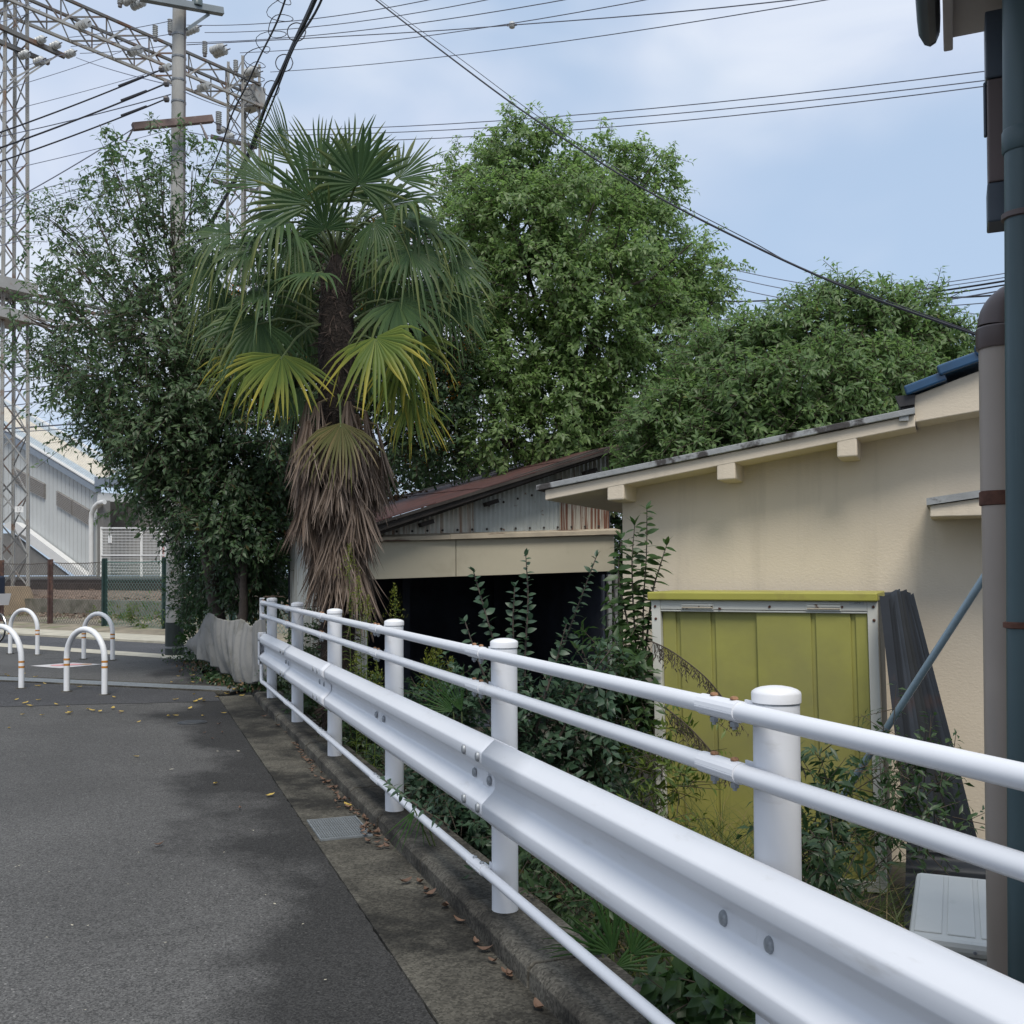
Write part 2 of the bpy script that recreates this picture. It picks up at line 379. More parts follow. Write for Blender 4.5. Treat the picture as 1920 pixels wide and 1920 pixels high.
# tracks
m_rail = mat('rail_steel', (0.055, 0.042, 0.036), 0.6, 0.5, var=0.3, vs_=4)
m_railtop = mat('rail_head', (0.42, 0.40, 0.38), 0.3, 0.9, var=0.1)
m_sleeper = mat('sleeper', (0.06, 0.05, 0.042), 0.9, var=0.3, vs_=3)
for ti, (mc, lab) in enumerate(((21.6, 'nearer railway track with rusty rails and dark sleepers'), (25.6, 'farther railway track with rusty rails and dark sleepers'))):
    tr = thing('railway_track', st(mc, -30) + V((0, 0, 1.02)), lab, 'railway track')
    for s_ in (-.53, .53):
        c = st(mc + s_, -25) + V((0, 0, 1.16)); r_ = MB()
        r_.box(c + V((0, 0, .0)), (120, 0.12, 0.02), (SD, SM, UP)).box(c + V((0, 0, .08)), (120, 0.02, 0.14), (SD, SM, UP)).box(c + V((0, 0, .165)), (120, 0.065, 0.035), (SD, SM, UP))
        rl = r_.build('rail', m_rail, tr)
        MB().box(c + V((0, 0, .186)), (120, 0.05, 0.004), (SD, SM, UP)).build('rail_head', m_railtop, rl)
    sm = MB().box((0, 0, 0), (0.22, 2.1, 0.14), (SD, SM, UP)).mesh('sleeper', m_sleeper)
    for i in range(64): link('sleeper', sm, tr, Matrix.Translation(st(mc, -50 + i * 0.6) + V((0, 0, 1.08))))
# dark cable trough along the near track
tag(MB().box(st(20.2, -25) + V((0, 0, 1.12)), (110, 0.35, 0.22), (SD, SM, UP)).build('cable_trough', m_rail), 'long dark cable trough lying on the ballast before the rails', 'cable trough')

# ================================================================ guardrail
GX = 1.495
gr_ = thing('guardrail', (GX, 6, 0.1), 'white steel guardrail with corrugated beam, two pipes above and one below', 'guardrail')
m_plate = m_white
posts_y = [-1.832, 0.168, 2.168, 4.168, 6.168, 8.168, 10.168, 12.168]
pm = MB().lathe((0, 0, 0), [(0.05715, 0.0), (0.05715, 1.135)], 28).mesh('post', m_white, True)
cm = MB().lathe((0, 0, 0), [(0.0575, 1.127), (0.0606, 1.1275), (0.0608, 1.149), (0.0592, 1.1535), (0.052, 1.1588), (0.040, 1.1632), (0.022, 1.1665), (0.001, 1.168)], 28).mesh('post_cap', m_whitecap, True)
srm = MB().lathe((0, 0, 0), [(0.0573, 1.1225), (0.0578, 1.123), (0.0578, 1.1265), (0.0573, 1.127)], 28).mesh('cap_shadow_ring', m_bolt, True)  # dark ring put in as the shadow line under the cap rim
for yy in posts_y:
    po = link('post', pm, gr_, Matrix.Translation((GX, yy, 0.095)))
    link('post_cap', cm, po, Matrix.Translation((GX, yy, 0.097)))
    link('cap_shadow_ring', srm, po, Matrix.Translation((GX, yy, 0.097)))
PX = 1.409
def pipe_run(z, r, name, x=PX):
    prev = -2.6
    stops = [yy + 0.03 for yy in posts_y[1:]]
    for yy in stops + [12.42]:
        MB().tube([(x, prev + .003, z), (x, yy, z)], r, 14).build(name, m_white, gr_, smooth=True); prev = yy
for z, r, nm in ((1.200, 0.0243, 'top_pipe'), (1.048, 0.0243, 'middle_pipe'), (0.268, 0.021, 'lower_pipe')): pipe_run(z, r, nm)
bh = MB().lathe((0, 0, 0), [(0.010, 0), (0.011, 0.003), (0.009, 0.007), (0.003, 0.009)], 10)
bhm = bh.mesh('bolt_head', m_rustbolt, True); bhz = bh.mesh('bolt_head', m_bolt, True)
nut = MB().lathe((0, 0, 0), [(0.012, 0), (0.012, 0.012), (0.006, 0.014), (0.006, 0.02)], 6).mesh('nut', m_bolt)
for yy in posts_y[1:]:
    for z, r in ((1.200, 0.0243), (1.048, 0.0243), (0.268, 0.021)):
        b = MB()
        b.tube([(PX, yy + 0.025, z), (PX, yy + 0.205, z)], r + 0.0032, 16)
        b.box((PX + 0.028, yy + 0.09, z), (0.03, 0.10, 0.006)); b.box((PX + .04, yy + .03, z), (0.006, 0.07, 0.05))
        b.box((PX - r - .0025, yy + .115, z - .004), (0.003, 0.178, 0.003))
        sl = b.build('sleeve', m_white, gr_, smooth=False)
        for k, oy in enumerate((0.055, 0.15)):
            link('bolt_head', bhm if z > .5 else bhz, sl, Matrix.Translation((PX, yy + oy, z + r + .003)))
            if z > .5: link('nut', nut, sl, Matrix.Translation((PX, yy + oy, z - r - .003)) @ Matrix.Rotation(math.pi, 4, 'X'))
# corrugated beam, profile as (x offset, z)
W0, BXX = 0.667, 1.405
wp = [(0.010, 0.175), (0.002, 0.168), (-0.020, 0.150), (-0.042, 0.130), (-0.0465, 0.124), (-0.048, 0.118), (-0.048, 0.084), (-0.0465, 0.078), (-0.042, 0.072), (0.003, 0.031), (0.008, 0.025), (0.010, 0.018), (0.010, 0.0)]
wp = [(x, z * 1.055) for x, z in wp]
wp = wp + [(x, -z) for x, z in wp[-2::-1]]
def beam(y0, y1, off, name='beam'):
    b = MB(); n = 14
    rows = []
    for i in range(n + 1):
        yy = y0 + (y1 - y0) * i / n
        rows.append([(BXX + x - off, yy, W0 + z) for x, z in wp])
    b.grid(rows); o = b.build(name, m_white, gr_, smooth=True, fixnormals=False)
    s = o.modifiers.new('solid', 'SOLIDIFY'); s.thickness = 0.0032; s.offset = 1
    return o
for y0, y1, off in ((-2.6, 4.05, 0.006), (3.80, 8.08, 0.0), (7.86, 10.08, 0.006), (9.86, 12.3, 0.0)): beam(y0, y1, off)
MB().box((BXX - .004, 12.315, W0), (0.10, 0.03, 0.375)).build('beam_end', m_white, gr_, bevel=.012)
MB().box((BXX - .05, 12.25, W0), (0.006, 0.10, 0.375)).build('end_plate', m_white, gr_, bevel=.002)
hexm = MB().lathe((0, 0, 0), [(0.0175, 0), (0.0175, 0.004), (0.014, 0.010), (0.005, 0.013)], 14, axis=(-1, 0, 0)).mesh('beam_bolt', m_bolt, True)
def bolts(ys, zs, x):
    for yy in ys:
        for z in zs: link('beam_bolt', hexm, gr_, Matrix.Translation((x, yy, W0 + z)) @ Matrix.Diagonal((1, .95, 1.22, 1)))
for s_ in (4.05, 8.08, 10.08):
    bolts((s_ + .06, s_ + .25), (0.107, -0.107), BXX - 0.050); bolts((s_ + .07, s_ + .27), (0.0,), BXX + 0.006)
for s_ in (2.168, 6.168, 0.168): bolts((s_ - .09, s_ + .11), (0.0,), BXX + 0.005)
bolts((12.2, 12.27), (0.107, -.107), BXX - .048)
# spacer brackets between posts and beam
for yy in posts_y: MB().box((1.4255, yy, W0), (0.034, 0.07, 0.30)).build('bracket', m_white, gr_)
# pipe ends: bracket strap joining the two top pipes, and the lower pipe turning up
b = MB().box((PX, 12.435, 1.12), (0.05, 0.012, 0.25)).box((PX, 12.40, 1.25), (0.05, 0.07, 0.010))
b.build('end_strap', m_white, gr_)
MB().tube([(PX, 12.40, .268), (PX, 12.44, .275), (PX, 12.46, .31), (PX, 12.46, .52)], 0.021, 12).build('lower_pipe_end', m_white, gr_, smooth=True)
# dry twiggy litter lying on the far post cap
b = MB(); r5 = random.Random(8)
for i in range(26):
    p = V((GX + r5.uniform(-.09, .09), 12.17 + r5.uniform(-.07, .07), 1.268 + r5.uniform(0, .012)))
    b.bar(p, p + V((r5.uniform(-.07, .07), r5.uniform(-.06, .06), r5.uniform(-.008, .012))), .006, .004)
tag(b.build('dry_twigs', mat('dry_twig', (0.16, 0.11, 0.08), .9, var=.4, vs_=20)), 'small heap of dry twigs on the far guardrail post cap', 'twigs')

# ================================================================ hoop bollards
m_band = mat('orange_band', (0.48, 0.20, 0.03), 0.5, var=0.15, vs_=20)
m_hoop = mat('hoop_white', (0.72, 0.73, 0.74), 0.45, var=0.06, vs_=3, stain=(0.5, 0.5, 0.48), ss=5, st=(.6, .9))
def hoop(p, q, H, lab):
    p, q = V(p), V(q); c = (p + q) / 2; w = (q - p).length; ax = (q - p).normalized(); r = w / 2
    o = thing('hoop_bollard', c, lab, 'bollard', 'white hoop bollards across the lane mouth')
    pts = [p - V((0, 0, .02))] + [p + V((0, 0, (H - r) * k / 4)) for k in range(1, 5)]
    for k in range(1, 14):
        a = math.pi * k / 14; pts.append(c - ax * (r * math.cos(a)) + V((0, 0, H - r + r * math.sin(a))))
    pts += [q + V((0, 0, (H - r) * k / 4)) for k in range(4, 0, -1)] + [q - V((0, 0, .02))]
    MB().tube(pts, 0.038, 14).build('hoop', m_hoop, o, smooth=True)
    for e in (p, q):
        for z in (H - r - .03, H - r - .10): MB().lathe(e + V((0, 0, z)), [(0.0392, -.013), (0.0392, .013)], 16).build('reflective_band', m_band, o, smooth=True)
        MB().lathe(e + V((0, 0, .007)), [(0.075, -.006), (0.07, .006)], 18).build('base_collar', m_kerb, o)
hoop(gnd(125, 1297), gnd(196, 1303), 0.83, 'near white hoop bollard with orange bands, nearest the utility pole side')
hoop(gnd(-36, 1285), gnd(40, 1291), 0.83, 'near white hoop bollard cut off by the left edge of the photo')
hoop(gnd(19, 1226), gnd(70, 1228), 0.86, 'far white hoop bollard in front of the bicycle')
hoop(gnd(157, 1236), gnd(211, 1238), 0.83, 'far white hoop bollard in front of the dark green fence post')
# painted road sign patch
m_paintw = mat('road_paint', (0.55, 0.53, 0.52), 0.7, var=0.2, vs_=6, stain=(0.2, 0.2, 0.2), ss=6, st=(.58, .7))
m_pink = mat('road_paint_pink', (0.62, 0.28, 0.28), 0.7, var=0.25, vs_=6)
pp = [gnd(57, 1249), gnd(112, 1253.5), gnd(192, 1246), gnd(137, 1243)]
sg = thing('road_marking', (pp[0] + pp[2]) / 2, 'worn white and pink painted panel on the asphalt among the hoop bollards', 'road marking')
MB().add([p + V((0, 0, .006)) for p in pp], [(0, 1, 2, 3)]).build('painted_panel', m_paintw, sg)
def lerp2(u, v_): return (pp[0] * (1 - u) + pp[3] * u) * (1 - v_) + (pp[1] * (1 - u) + pp[2] * u) * v_
for (u, v_, ru, rv) in ((.38, .42, .16, .2), (.62, .5, .2, .22), (.82, .7, .1, .16)):
    MB().add([lerp2(u + ru * math.cos(a * .5236), v_ + rv * math.sin(a * .5236)) + V((0, 0, .010)) for a in range(12)], [tuple(range(12))]).build('pink_figure', m_pink if u < .8 else m_band, sg)
# ================================================================ garage
GY = 11.9; YN = V((0, 1, 0))
def gy_(px, py, y=GY): return onp(px, py, (0, y, 0), YN)
m_fascia = mat('fascia_panel', (0.44, 0.40, 0.30), 0.6, var=0.06, vs_=1.2, stain=(0.33, 0.29, 0.21), ss=1.5, st=(.55, .8))
m_trim = mat('peeling_trim', (0.42, 0.36, 0.27), 0.75, var=0.15, vs_=4, stain=(0.09, 0.045, 0.03), ss=3.0, st=(.60, .66), sstretch=(.35, 1, 3), bump=.3, bs=30)
m_wood = mat('weathered_board', (0.050, 0.043, 0.038), 0.9, var=0.4, vs_=3, bump=0.5, bs=18, bstretch=(1, 1, 8))
def rustsheet(name, base, rust, st_, sx=(34, 34, .8)):
    m, n, l, b = nodes_of(name)
    c = mix(n, l, rng_(n, l, noise(n, l, 1.3, 5), .3, .7), tuple(x * .85 for x in base), tuple(x * 1.1 for x in base))
    c = mix(n, l, rng_(n, l, noise(n, l, 1.0, 6, stretch=sx), st_[0], st_[1]), c, rust)
    c = mix(n, l, rng_(n, l, noise(n, l, 9, 6), .64, .7), c, tuple(x * .5 for x in rust))
    l.new(c, b.inputs['Base Color']); b.inputs['Roughness'].default_value = .65; b.inputs['Metallic'].default_value = .15; return m
m_corr = rustsheet('corrugated_pale', (0.56, 0.55, 0.49), (0.30, 0.17, 0.10), (.50, .66))
m_corr_b = rustsheet('corrugated_blue', (0.50, 0.53, 0.51), (0.34, 0.2, 0.13), (.68, .8))
m_corr_r = rustsheet('corrugated_rusty', (0.46, 0.43, 0.36), (0.16, 0.062, 0.034), (.48, .54))
m_corr_s = rustsheet('corrugated_side', (0.46, 0.47, 0.43), (0.20, 0.15, 0.1), (.5, .65))
def corr(x0, x1, zb, zt, y, m, parent, pitch=0.06, amp=0.009, name='corrugated_sheet'):
    n = max(6, int((x1 - x0) / pitch * 6)); lo, hi = [], []
    for i in range(n + 1):
        x = x0 + (x1 - x0) * i / n; yy = y + amp * math.sin(2 * math.pi * x / pitch)
        lo.append((x, yy, zb(x))); hi.append((x, yy, zt(x)))
    return MB().grid([lo, hi]).build(name, m, parent, smooth=True, fixnormals=False)
garage = thing('garage', (4.0, 13.6, -0.35), 'old single garage with rusty red sloping roof and dark open front', 'garage')
XL, XR = 2.15, 5.78
fTL, fTR, fBL, fBR = gy_(712, 1016), gy_(1150, 1003), gy_(712, 1086), gy_(1150, 1071)
def line(p, q): return lambda x: p.z + (q.z - p.z) * (x - p.x) / (q.x - p.x)
ftop, fbot = line(fTL, fTR), line(fBL, fBR)
xs = gy_(855, 1040).x
for a, b_ in ((XL, xs - .004), (xs + .004, XR)):
    MB().hexa([(a, GY, fbot(a)), (b_, GY, fbot(b_)), (b_, GY + .05, fbot(b_)), (a, GY + .05, fbot(a)),
               (a, GY, ftop(a)), (b_, GY, ftop(b_)), (b_, GY + .05, ftop(b_)), (a, GY + .05, ftop(a))]).build('fascia_panel', m_fascia, garage, bevel=.004)
xm = gy_(842, 1010).x
for a, b_, dz in ((XL - .05, xm + .1, .0), (xm, XR + .06, .006)):
    MB().hexa([(a, GY - .06 - dz, ftop(a) + .003), (b_, GY - .06 - dz, ftop(b_) + .003), (b_, GY + .12, ftop(b_) + .003), (a, GY + .12, ftop(a) + .003),
               (a, GY - .06 - dz, ftop(a) + .055 + dz), (b_, GY - .06 - dz, ftop(b_) + .055 + dz), (b_, GY + .12, ftop(b_) + .09), (a, GY + .12, ftop(a) + .09)]).build('ledge', m_trim, garage, bevel=.005)
# roof
rNL, rNR = V((2.0, GY - .3, 0)), V((6.0, GY - .3, 0))
nl, nr = gy_(712, 978, GY - .3), gy_(1175, 834, GY - .3)
rz_ = line(nl, nr)
NL, NR = V((2.0, GY - .3, rz_(2.0))), V((nr.x, GY - .3, nr.z))
fl, fr_ = gy_(712, 946, 15.5), gy_(990, 868, 15.5); fz = line(fl, fr_)
FL, FR = V((2.0, 15.5, fz(2.0))), V((NR.x, 15.5, fz(NR.x)))
m_redroof = rustsheet('red_roof', (0.098, 0.042, 0.036), (0.050, 0.028, 0.026), (.45, .62), sx=(1.2, 5, 1.2))
nsh = 6
for i in range(nsh):
    a, b_ = i / nsh, (i + 1) / nsh; off = V((0, 0, .010 * (i % 2)))
    q = [NL.lerp(NR, a), NL.lerp(NR, b_ + (.012 if i < nsh - 1 else 0)), FL.lerp(FR, b_ + (.012 if i < nsh - 1 else 0)), FL.lerp(FR, a)]
    MB().slab([p + off for p in q], (0, 0, .012)).build('roof_sheet', m_redroof, garage)
# rolled far verge with a pale metal edge
MB().bar(FL + V((0, 0, .03)), FR + V((0, 0, .03)), .06, .04).build('verge_capping', m_corr_b, garage)
MB().bar(NL + V((0, -.005, -.012)), NR + V((0, -.005, -.012)), .03, .035).build('roof_edge', m_wood, garage)
p0, p1 = NL + V((0, .04, -.075)), NR + V((-.22, .04, -.075))
MB().bar(p0, p1, .05, .10).build('barge_board', m_wood, garage, bevel=.006)
MB().bar(p0 + V((0, .10, -.03)), p1 + V((-.1, .10, -.03)), .05, .13).build('rafter', m_wood, garage)
for px in (800, 921, 1040, 1105):
    c = gy_(px, 0, GY - .1); zz = rz_(c.x) - .20
    MB().box((c.x, GY - .02, zz), (.17, .12, .05), (V((1, 0, .32)).normalized(), YN, V((-.32, 0, 1)).normalized())).build('purlin_end', m_wood, garage)
# gable sheets
edges = [2.3, 3.28, 3.92, 4.62, 5.06, 5.72]
gz = lambda x: ftop(x) + .06
for i, (m_, dy) in enumerate(((m_corr, 0), (m_corr, .006), (m_corr_b, -.004), (m_corr_b, .006), (m_corr_r, -.006))):
    a, b_ = edges[i], edges[i + 1]
    corr(a, b_ + .03, gz, lambda x: max(gz(x) + .01, rz_(x) - .05), GY + .10 + dy, m_, garage)
a, b_ = edges[4], edges[5]
corr(a - .05, b_ + .02, lambda x: gz(x) + .62, lambda x: rz_(x) - .06, GY + .085, m_corr_s, garage)
nm = MB().lathe((0, 0, 0), [(0.016, 0), (0.014, .006), (0.004, .008)], 8, axis=(0, -1, 0)).mesh('roofing_nail', m_wood)
r9 = random.Random(4)
for x in np.arange(2.75, 5.7, .19):
    link('roofing_nail', nm, garage, Matrix.Translation((x, GY + .085, gz(x) + .06)))
    if rz_(x) - gz(x) > .55 and r9.random() < .8: link('roofing_nail', nm, garage, Matrix.Translation((x + .03, GY + .085, gz(x) + .42 * (x - 2.4) / 2)))
# walls, inside
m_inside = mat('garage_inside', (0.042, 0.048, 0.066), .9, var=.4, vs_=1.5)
m_jamb = mat('jamb', (0.34, 0.34, 0.32), .6, var=.15, vs_=2, stain=(.12, .11, .1), ss=3)
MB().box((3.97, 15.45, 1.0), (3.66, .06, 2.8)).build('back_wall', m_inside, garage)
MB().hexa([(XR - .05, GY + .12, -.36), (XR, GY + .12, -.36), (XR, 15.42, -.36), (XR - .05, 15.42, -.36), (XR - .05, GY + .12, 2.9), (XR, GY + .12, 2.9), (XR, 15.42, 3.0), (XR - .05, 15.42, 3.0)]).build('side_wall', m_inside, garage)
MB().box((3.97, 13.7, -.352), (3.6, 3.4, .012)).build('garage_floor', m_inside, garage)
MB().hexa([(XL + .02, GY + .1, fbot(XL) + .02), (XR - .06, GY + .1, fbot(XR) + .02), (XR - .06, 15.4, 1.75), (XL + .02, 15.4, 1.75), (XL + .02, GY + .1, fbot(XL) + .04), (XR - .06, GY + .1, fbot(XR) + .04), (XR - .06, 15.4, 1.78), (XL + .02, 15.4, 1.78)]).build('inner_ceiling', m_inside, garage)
for px, w, m_ in ((1131, .03, m_inside), (1143, .05, m_jamb), (1155, .035, m_jamb)):
    c = gy_(px, 1100, GY + .02); MB().box((c.x, GY + .03, .58), (w, .05, 1.86)).build('door_track', m_, garage)
for px, yy in ((760, 13.5), (1045, 14.2), (930, 15.2)):
    c = gy_(px, 1100, yy); MB().box((c.x, yy, .6), (.10, .10, 1.9)).build('inner_post', m_inside, garage)
# left wall of corrugated sheets in plane X = XL
z0, z1 = 1.98, 2.02
n = 4
for i in range(n):
    y0, y1 = GY + .02 + i * .86, GY + .02 + (i + 1) * .86 + .03; rows = [[], []]
    for k in range(61):
        yy = y0 + (y1 - y0) * k / 60; xx = XL + .012 * math.sin(2 * math.pi * yy / .076) + (.006 if i % 2 else 0)
        rows[0].append((xx, yy, -.36)); rows[1].append((xx, yy, 2.02))
    MB().grid(rows).build('side_sheet', m_corr_s, garage, smooth=True, fixnormals=False)
MB().box((XL - .02, 13.7, 2.05), (.10, 3.5, .09)).build('wall_plate', m_trim, garage)
corr(XL + .0, XL + .42, lambda x: -.36, lambda x: 1.45, GY + .06, m_corr_s, garage, name='front_sheet')

# ================================================================ beige building
WA = D(23.4)
WN = (RIGHT * math.sin(WA) + FWD * math.cos(WA)); WR = (RIGHT * math.cos(WA) - FWD * math.sin(WA))      # into the wall; along it to the right
W0P = at(1167, 950, 7.5)
def wp_(px, py, off=0.0): return onp(px, py, W0P - WN * off, WN)
def wmp(u, z, off=0.0):       # u metres right of the wall's left corner
    p = W0P + WR * u - WN * off; return V((p.x, p.y, z))
def uz(p): return ((p - W0P).dot(WR), p.z)
def stucco(name, col):
    m, n, l, b = nodes_of(name)
    c = mix(n, l, rng_(n, l, noise(n, l, .9, 5), .3, .7), tuple(x * .93 for x in col), tuple(x * 1.05 for x in col))
    c = mix(n, l, rng_(n, l, noise(n, l, 1.0, 6, stretch=(5, 5, .45)), .54, .78, 0, .45), c, tuple(x * .58 for x in col))
    l.new(c, b.inputs['Base Color']); b.inputs['Roughness'].default_value = .85; b.inputs['Specular IOR Level'].default_value = .25
    h1 = noise(n, l, 45, 3, stretch=(1, 1, 1.7)); h2 = noise(n, l, 160, 4)
    k = n.new('ShaderNodeMath'); k.operation = 'MULTIPLY_ADD'; l.new(h2, k.inputs[0]); k.inputs[1].default_value = .35; l.new(h1, k.inputs[2])
    bumpn(n, l, b, k.outputs[0], .28, .007); return m
m_beige = stucco('beige_stucco', (0.62, 0.54, 0.425))
m_flash = mat('peeling_flashing', (0.30, 0.31, 0.31), .75, var=.2, vs_=5, stain=(0.055, 0.05, 0.048), ss=5, st=(.50, .58), bump=.4, bs=40)
house = thing('beige_building', wmp(1.2, -.35), 'low beige stucco building with sloping eave and three beam ends', 'building')
OV = 0.30
eL, eR = wp_(1022, 938, OV), wp_(1716, 800, OV)          # lower edge of the eave fascia
uL, zL = uz(eL); uR, zR = uz(eR)
sl = (zR - zL) / (uR - uL)
ez = lambda u: zL + sl * (u - uL)                           # fascia lower edge height
UE = uR + 1.6
# wall
MB().prism([wmp(0, -.36), wmp(UE, -.36), wmp(UE, ez(UE) + .03), wmp(0, ez(0) + .03)], WN * .16).build('wall', m_beige, house)
MB().prism([wmp(.0, -.36, -.17), wmp(.0, -.36, -3.4), wmp(.0, ez(0) + .03, -3.4), wmp(.0, ez(0) + .03, -.17)], WR * .16).build('side_wall', m_beige, house)
# eave slab and fascia
q = [wmp(uL, ez(uL), OV), wmp(uR, ez(uR), OV), wmp(uR, ez(uR), -3.5), wmp(uL, ez(uL), -3.5)]
MB().slab(q, (0, 0, .075)).build('eave', m_beige, house, bevel=.006)
q = [wmp(uL - .06, ez(uL - .06) + .078, OV + .03), wmp(uR + .0, ez(uR) + .078, OV + .03), wmp(uR, ez(uR) + .078, -3.5), wmp(uL - .06, ez(uL - .06) + .078, -3.5)]
MB().slab(q, (0, 0, .040)).build('flashing', m_flash, house, bevel=.004)
for px, py in ((1154, 938), (1361, 900), (1588, 857)):
    p = wp_(px, py, OV); u, z = uz(p)
    MB().hexa([wmp(u - .062, z, OV - .002), wmp(u + .062, z + .124 * sl * .2, OV - .002), wmp(u + .062, z + .124 * sl * .2, -.02), wmp(u - .062, z, -.02),
               wmp(u - .062, ez(u - .062) + .02, OV - .002), wmp(u + .062, ez(u + .062) + .02, OV - .002), wmp(u + .062, ez(u + .062) + .02, -.02), wmp(u - .062, ez(u - .062) + .02, -.02)]).build('beam_end', m_beige, house, bevel=.01)
# upper gable with blue tile edge
O2 = OV - .01
pg = [wp_(1714, 792, O2), wp_(1714, 742, O2), wp_(1850, 690, O2), wp_(1850, 778, O2)]
ug = [uz(p) for p in pg]
du = 1.2
sg_ = (ug[2][1] - ug[1][1]) / (ug[2][0] - ug[1][0])
MB().prism([wmp(ug[0][0], ug[0][1], O2), wmp(ug[0][0], ug[1][1], O2), wmp(ug[2][0] + du, ug[2][1] + du * sg_, O2), wmp(ug[3][0] + du, ug[3][1] + du * sl, O2)], WN * 3.5).build('upper_gable', m_beige, house, bevel=.006)
m_blue = mat('blue_glazed_tile', (0.016, 0.062, 0.135), .25, var=.15, vs_=8, spec=.6)
def tile(pxa, pya, pxb, pyb, th, off):
    a, b_ = uz(wp_(pxa, pya, off)), uz(wp_(pxb, pyb, off))
    d = V((b_[0] - a[0], 0, b_[1] - a[1])).normalized(); nx = (-d.z * th, d.x * th)
    MB().prism([wmp(a[0], a[1], off), wmp(b_[0], b_[1], off), wmp(b_[0] + nx[0], b_[1] + nx[1], off), wmp(a[0] + nx[0], a[1] + nx[1], off)], WN * 3.2).build('verge_tile', m_blue, house, bevel=.012)
tile(1700, 741, 1776, 712, .062, OV + .05); tile(1762, 704, 1846, 674, .066, OV + .075); tile(1832, 668, 1925, 635, .066, OV + .09)
p = uz(wp_(1697, 745, OV))
m_gutd = mat('dark_gutter', (0.035, 0.033, 0.035), .6, var=.3, vs_=8)
MB().prism([wmp(p[0] - .06, p[1] + .01, OV + .02), wmp(p[0] + .06, p[1] + .01, OV + .02), wmp(p[0] + .055, p[1] - .05, OV + .02), wmp(p[0] - .03, p[1] - .06, OV + .02)], WN * 1.5).build('gutter_end', m_gutd, house)
MB().prism([wmp(p[0] - .02, p[1] - .06, OV - .01), wmp(p[0] + .056, p[1] - .05, OV - .01), wmp(p[0] + .06, p[1] - .175, OV - .01), wmp(p[0] - .03, p[1] - .165, OV - .01)], WN * .3).build('gutter_bracket', m_gutd, house)
MB().prism([wmp(p[0] - .035, p[1] - .10, OV + .02), wmp(p[0] + .02, p[1] - .10, OV + .02), wmp(p[0] + .02, p[1] - .15, OV + .02), wmp(p[0] - .035, p[1] - .15, OV + .02)], WN * .05).build('bracket_plate', m_flash, house)
# window canopy
CO = .42
a, b_ = uz(wp_(1744, 969, CO)), uz(wp_(1850, 968, CO)); t0, t1 = uz(wp_(1744, 948, CO)), uz(wp_(1850, 932, CO))
sc_ = (t1[1] - t0[1]) / (t1[0] - t0[0]); ue = t1[0] + .9
MB().prism([wmp(a[0], a[1], CO), wmp(ue, a[1], CO), wmp(ue, t0[1] + sc_ * (ue - t0[0]), CO), wmp(t0[0], t0[1], CO)], WN * (CO + .0)).build('canopy', m_beige, house, bevel=.006)
MB().prism([wmp(t0[0] - .02, t0[1] + .002, CO + .02), wmp(ue, t0[1] + sc_ * (ue - t0[0]) + .002, CO + .02), wmp(ue, t0[1] + sc_ * (ue - t0[0]) + .045, CO + .02), wmp(t0[0] - .02, t0[1] + .045, CO + .02)], WN * (CO + .02)).build('canopy_flashing', m_flash, house)

# ================================================================ storage shed
SO = 0.78      # front of the shed before the wall
m_olive = mat('olive_paint', (0.285, 0.275, 0.070), .5, var=.12, vs_=1.5, stain=(0.22, 0.21, 0.075), ss=1.4, st=(.45, .75), bump=.25, bs=5, bd=.01)
m_lid = mat('olive_lid', (0.33, 0.31, 0.06), .45, var=.08, vs_=2, stain=(0.17, 0.12, 0.05), ss=2.5, st=(.6, .8))
m_frame = mat('shed_frame_white', (0.55, 0.545, 0.49), .6, var=.06, vs_=2, stain=(0.16, 0.08, 0.04), ss=9, st=(.70, .74))
m_rust = mat('flaked_rust', (0.10, 0.045, 0.03), .9, var=.4, vs_=20)
m_shedside = mat('shed_side', (0.055, 0.06, 0.06), .7, var=.2, vs_=2)
shed = thing('storage_shed', wmp(1.0, -.35, SO), 'olive green metal storage shed with white frame against the beige wall', 'storage shed')
ZB = -.35
def sp_(px, py): return uz(wp_(px, py, SO))
LN = -0.020       # lean: the top stands a little to the left
uA, zA = sp_(1221, 1125); uB, _ = sp_(1645, 1125); zT = zA
H = zT - ZB
def S(u, z, o=0.0):  return wmp(u + LN * (z - zT), z, SO + o)
def sbox(u0, u1, z0, z1, o0, o1, name, m, bevel=.003, parent=None):   # o: distance forward of the frame front (negative = back)
    return MB().hexa([S(u0, z0, o1), S(u1, z0, o1), S(u1, z0, o0), S(u0, z0, o0), S(u0, z1, o1), S(u1, z1, o1), S(u1, z1, o0), S(u0, z1, o0)]).build(name, m, parent or shed, bevel=bevel)
wpst = (uB - uA) * 18 / 424
sbox(uA, uA + wpst, ZB, zT, -.06, 0, 'frame_post', m_frame); sbox(uB - wpst, uB, ZB, zT, -.06, 0, 'frame_post', m_frame)
hz = (zA - sp_(1221, 1146)[1])
hd = sbox(uA + wpst, uB - wpst, zT - hz * .80, zT - .0, -.055, -.002, 'header', m_frame)
sbox(uA + wpst, uB - wpst, zT - hz, zT - hz * .84, -.055, -.006, 'header_rail', m_frame)
lid = sbox(uA - .018, uB + .004, zT + .001, zT + .052, -.66, .03, 'lid', m_lid, .008)
sbox(uA + .004, uB - .004, ZB, zT, -.62, -.06, 'shed_body', m_shedside)
uS = sp_(1416, 1200)[0]
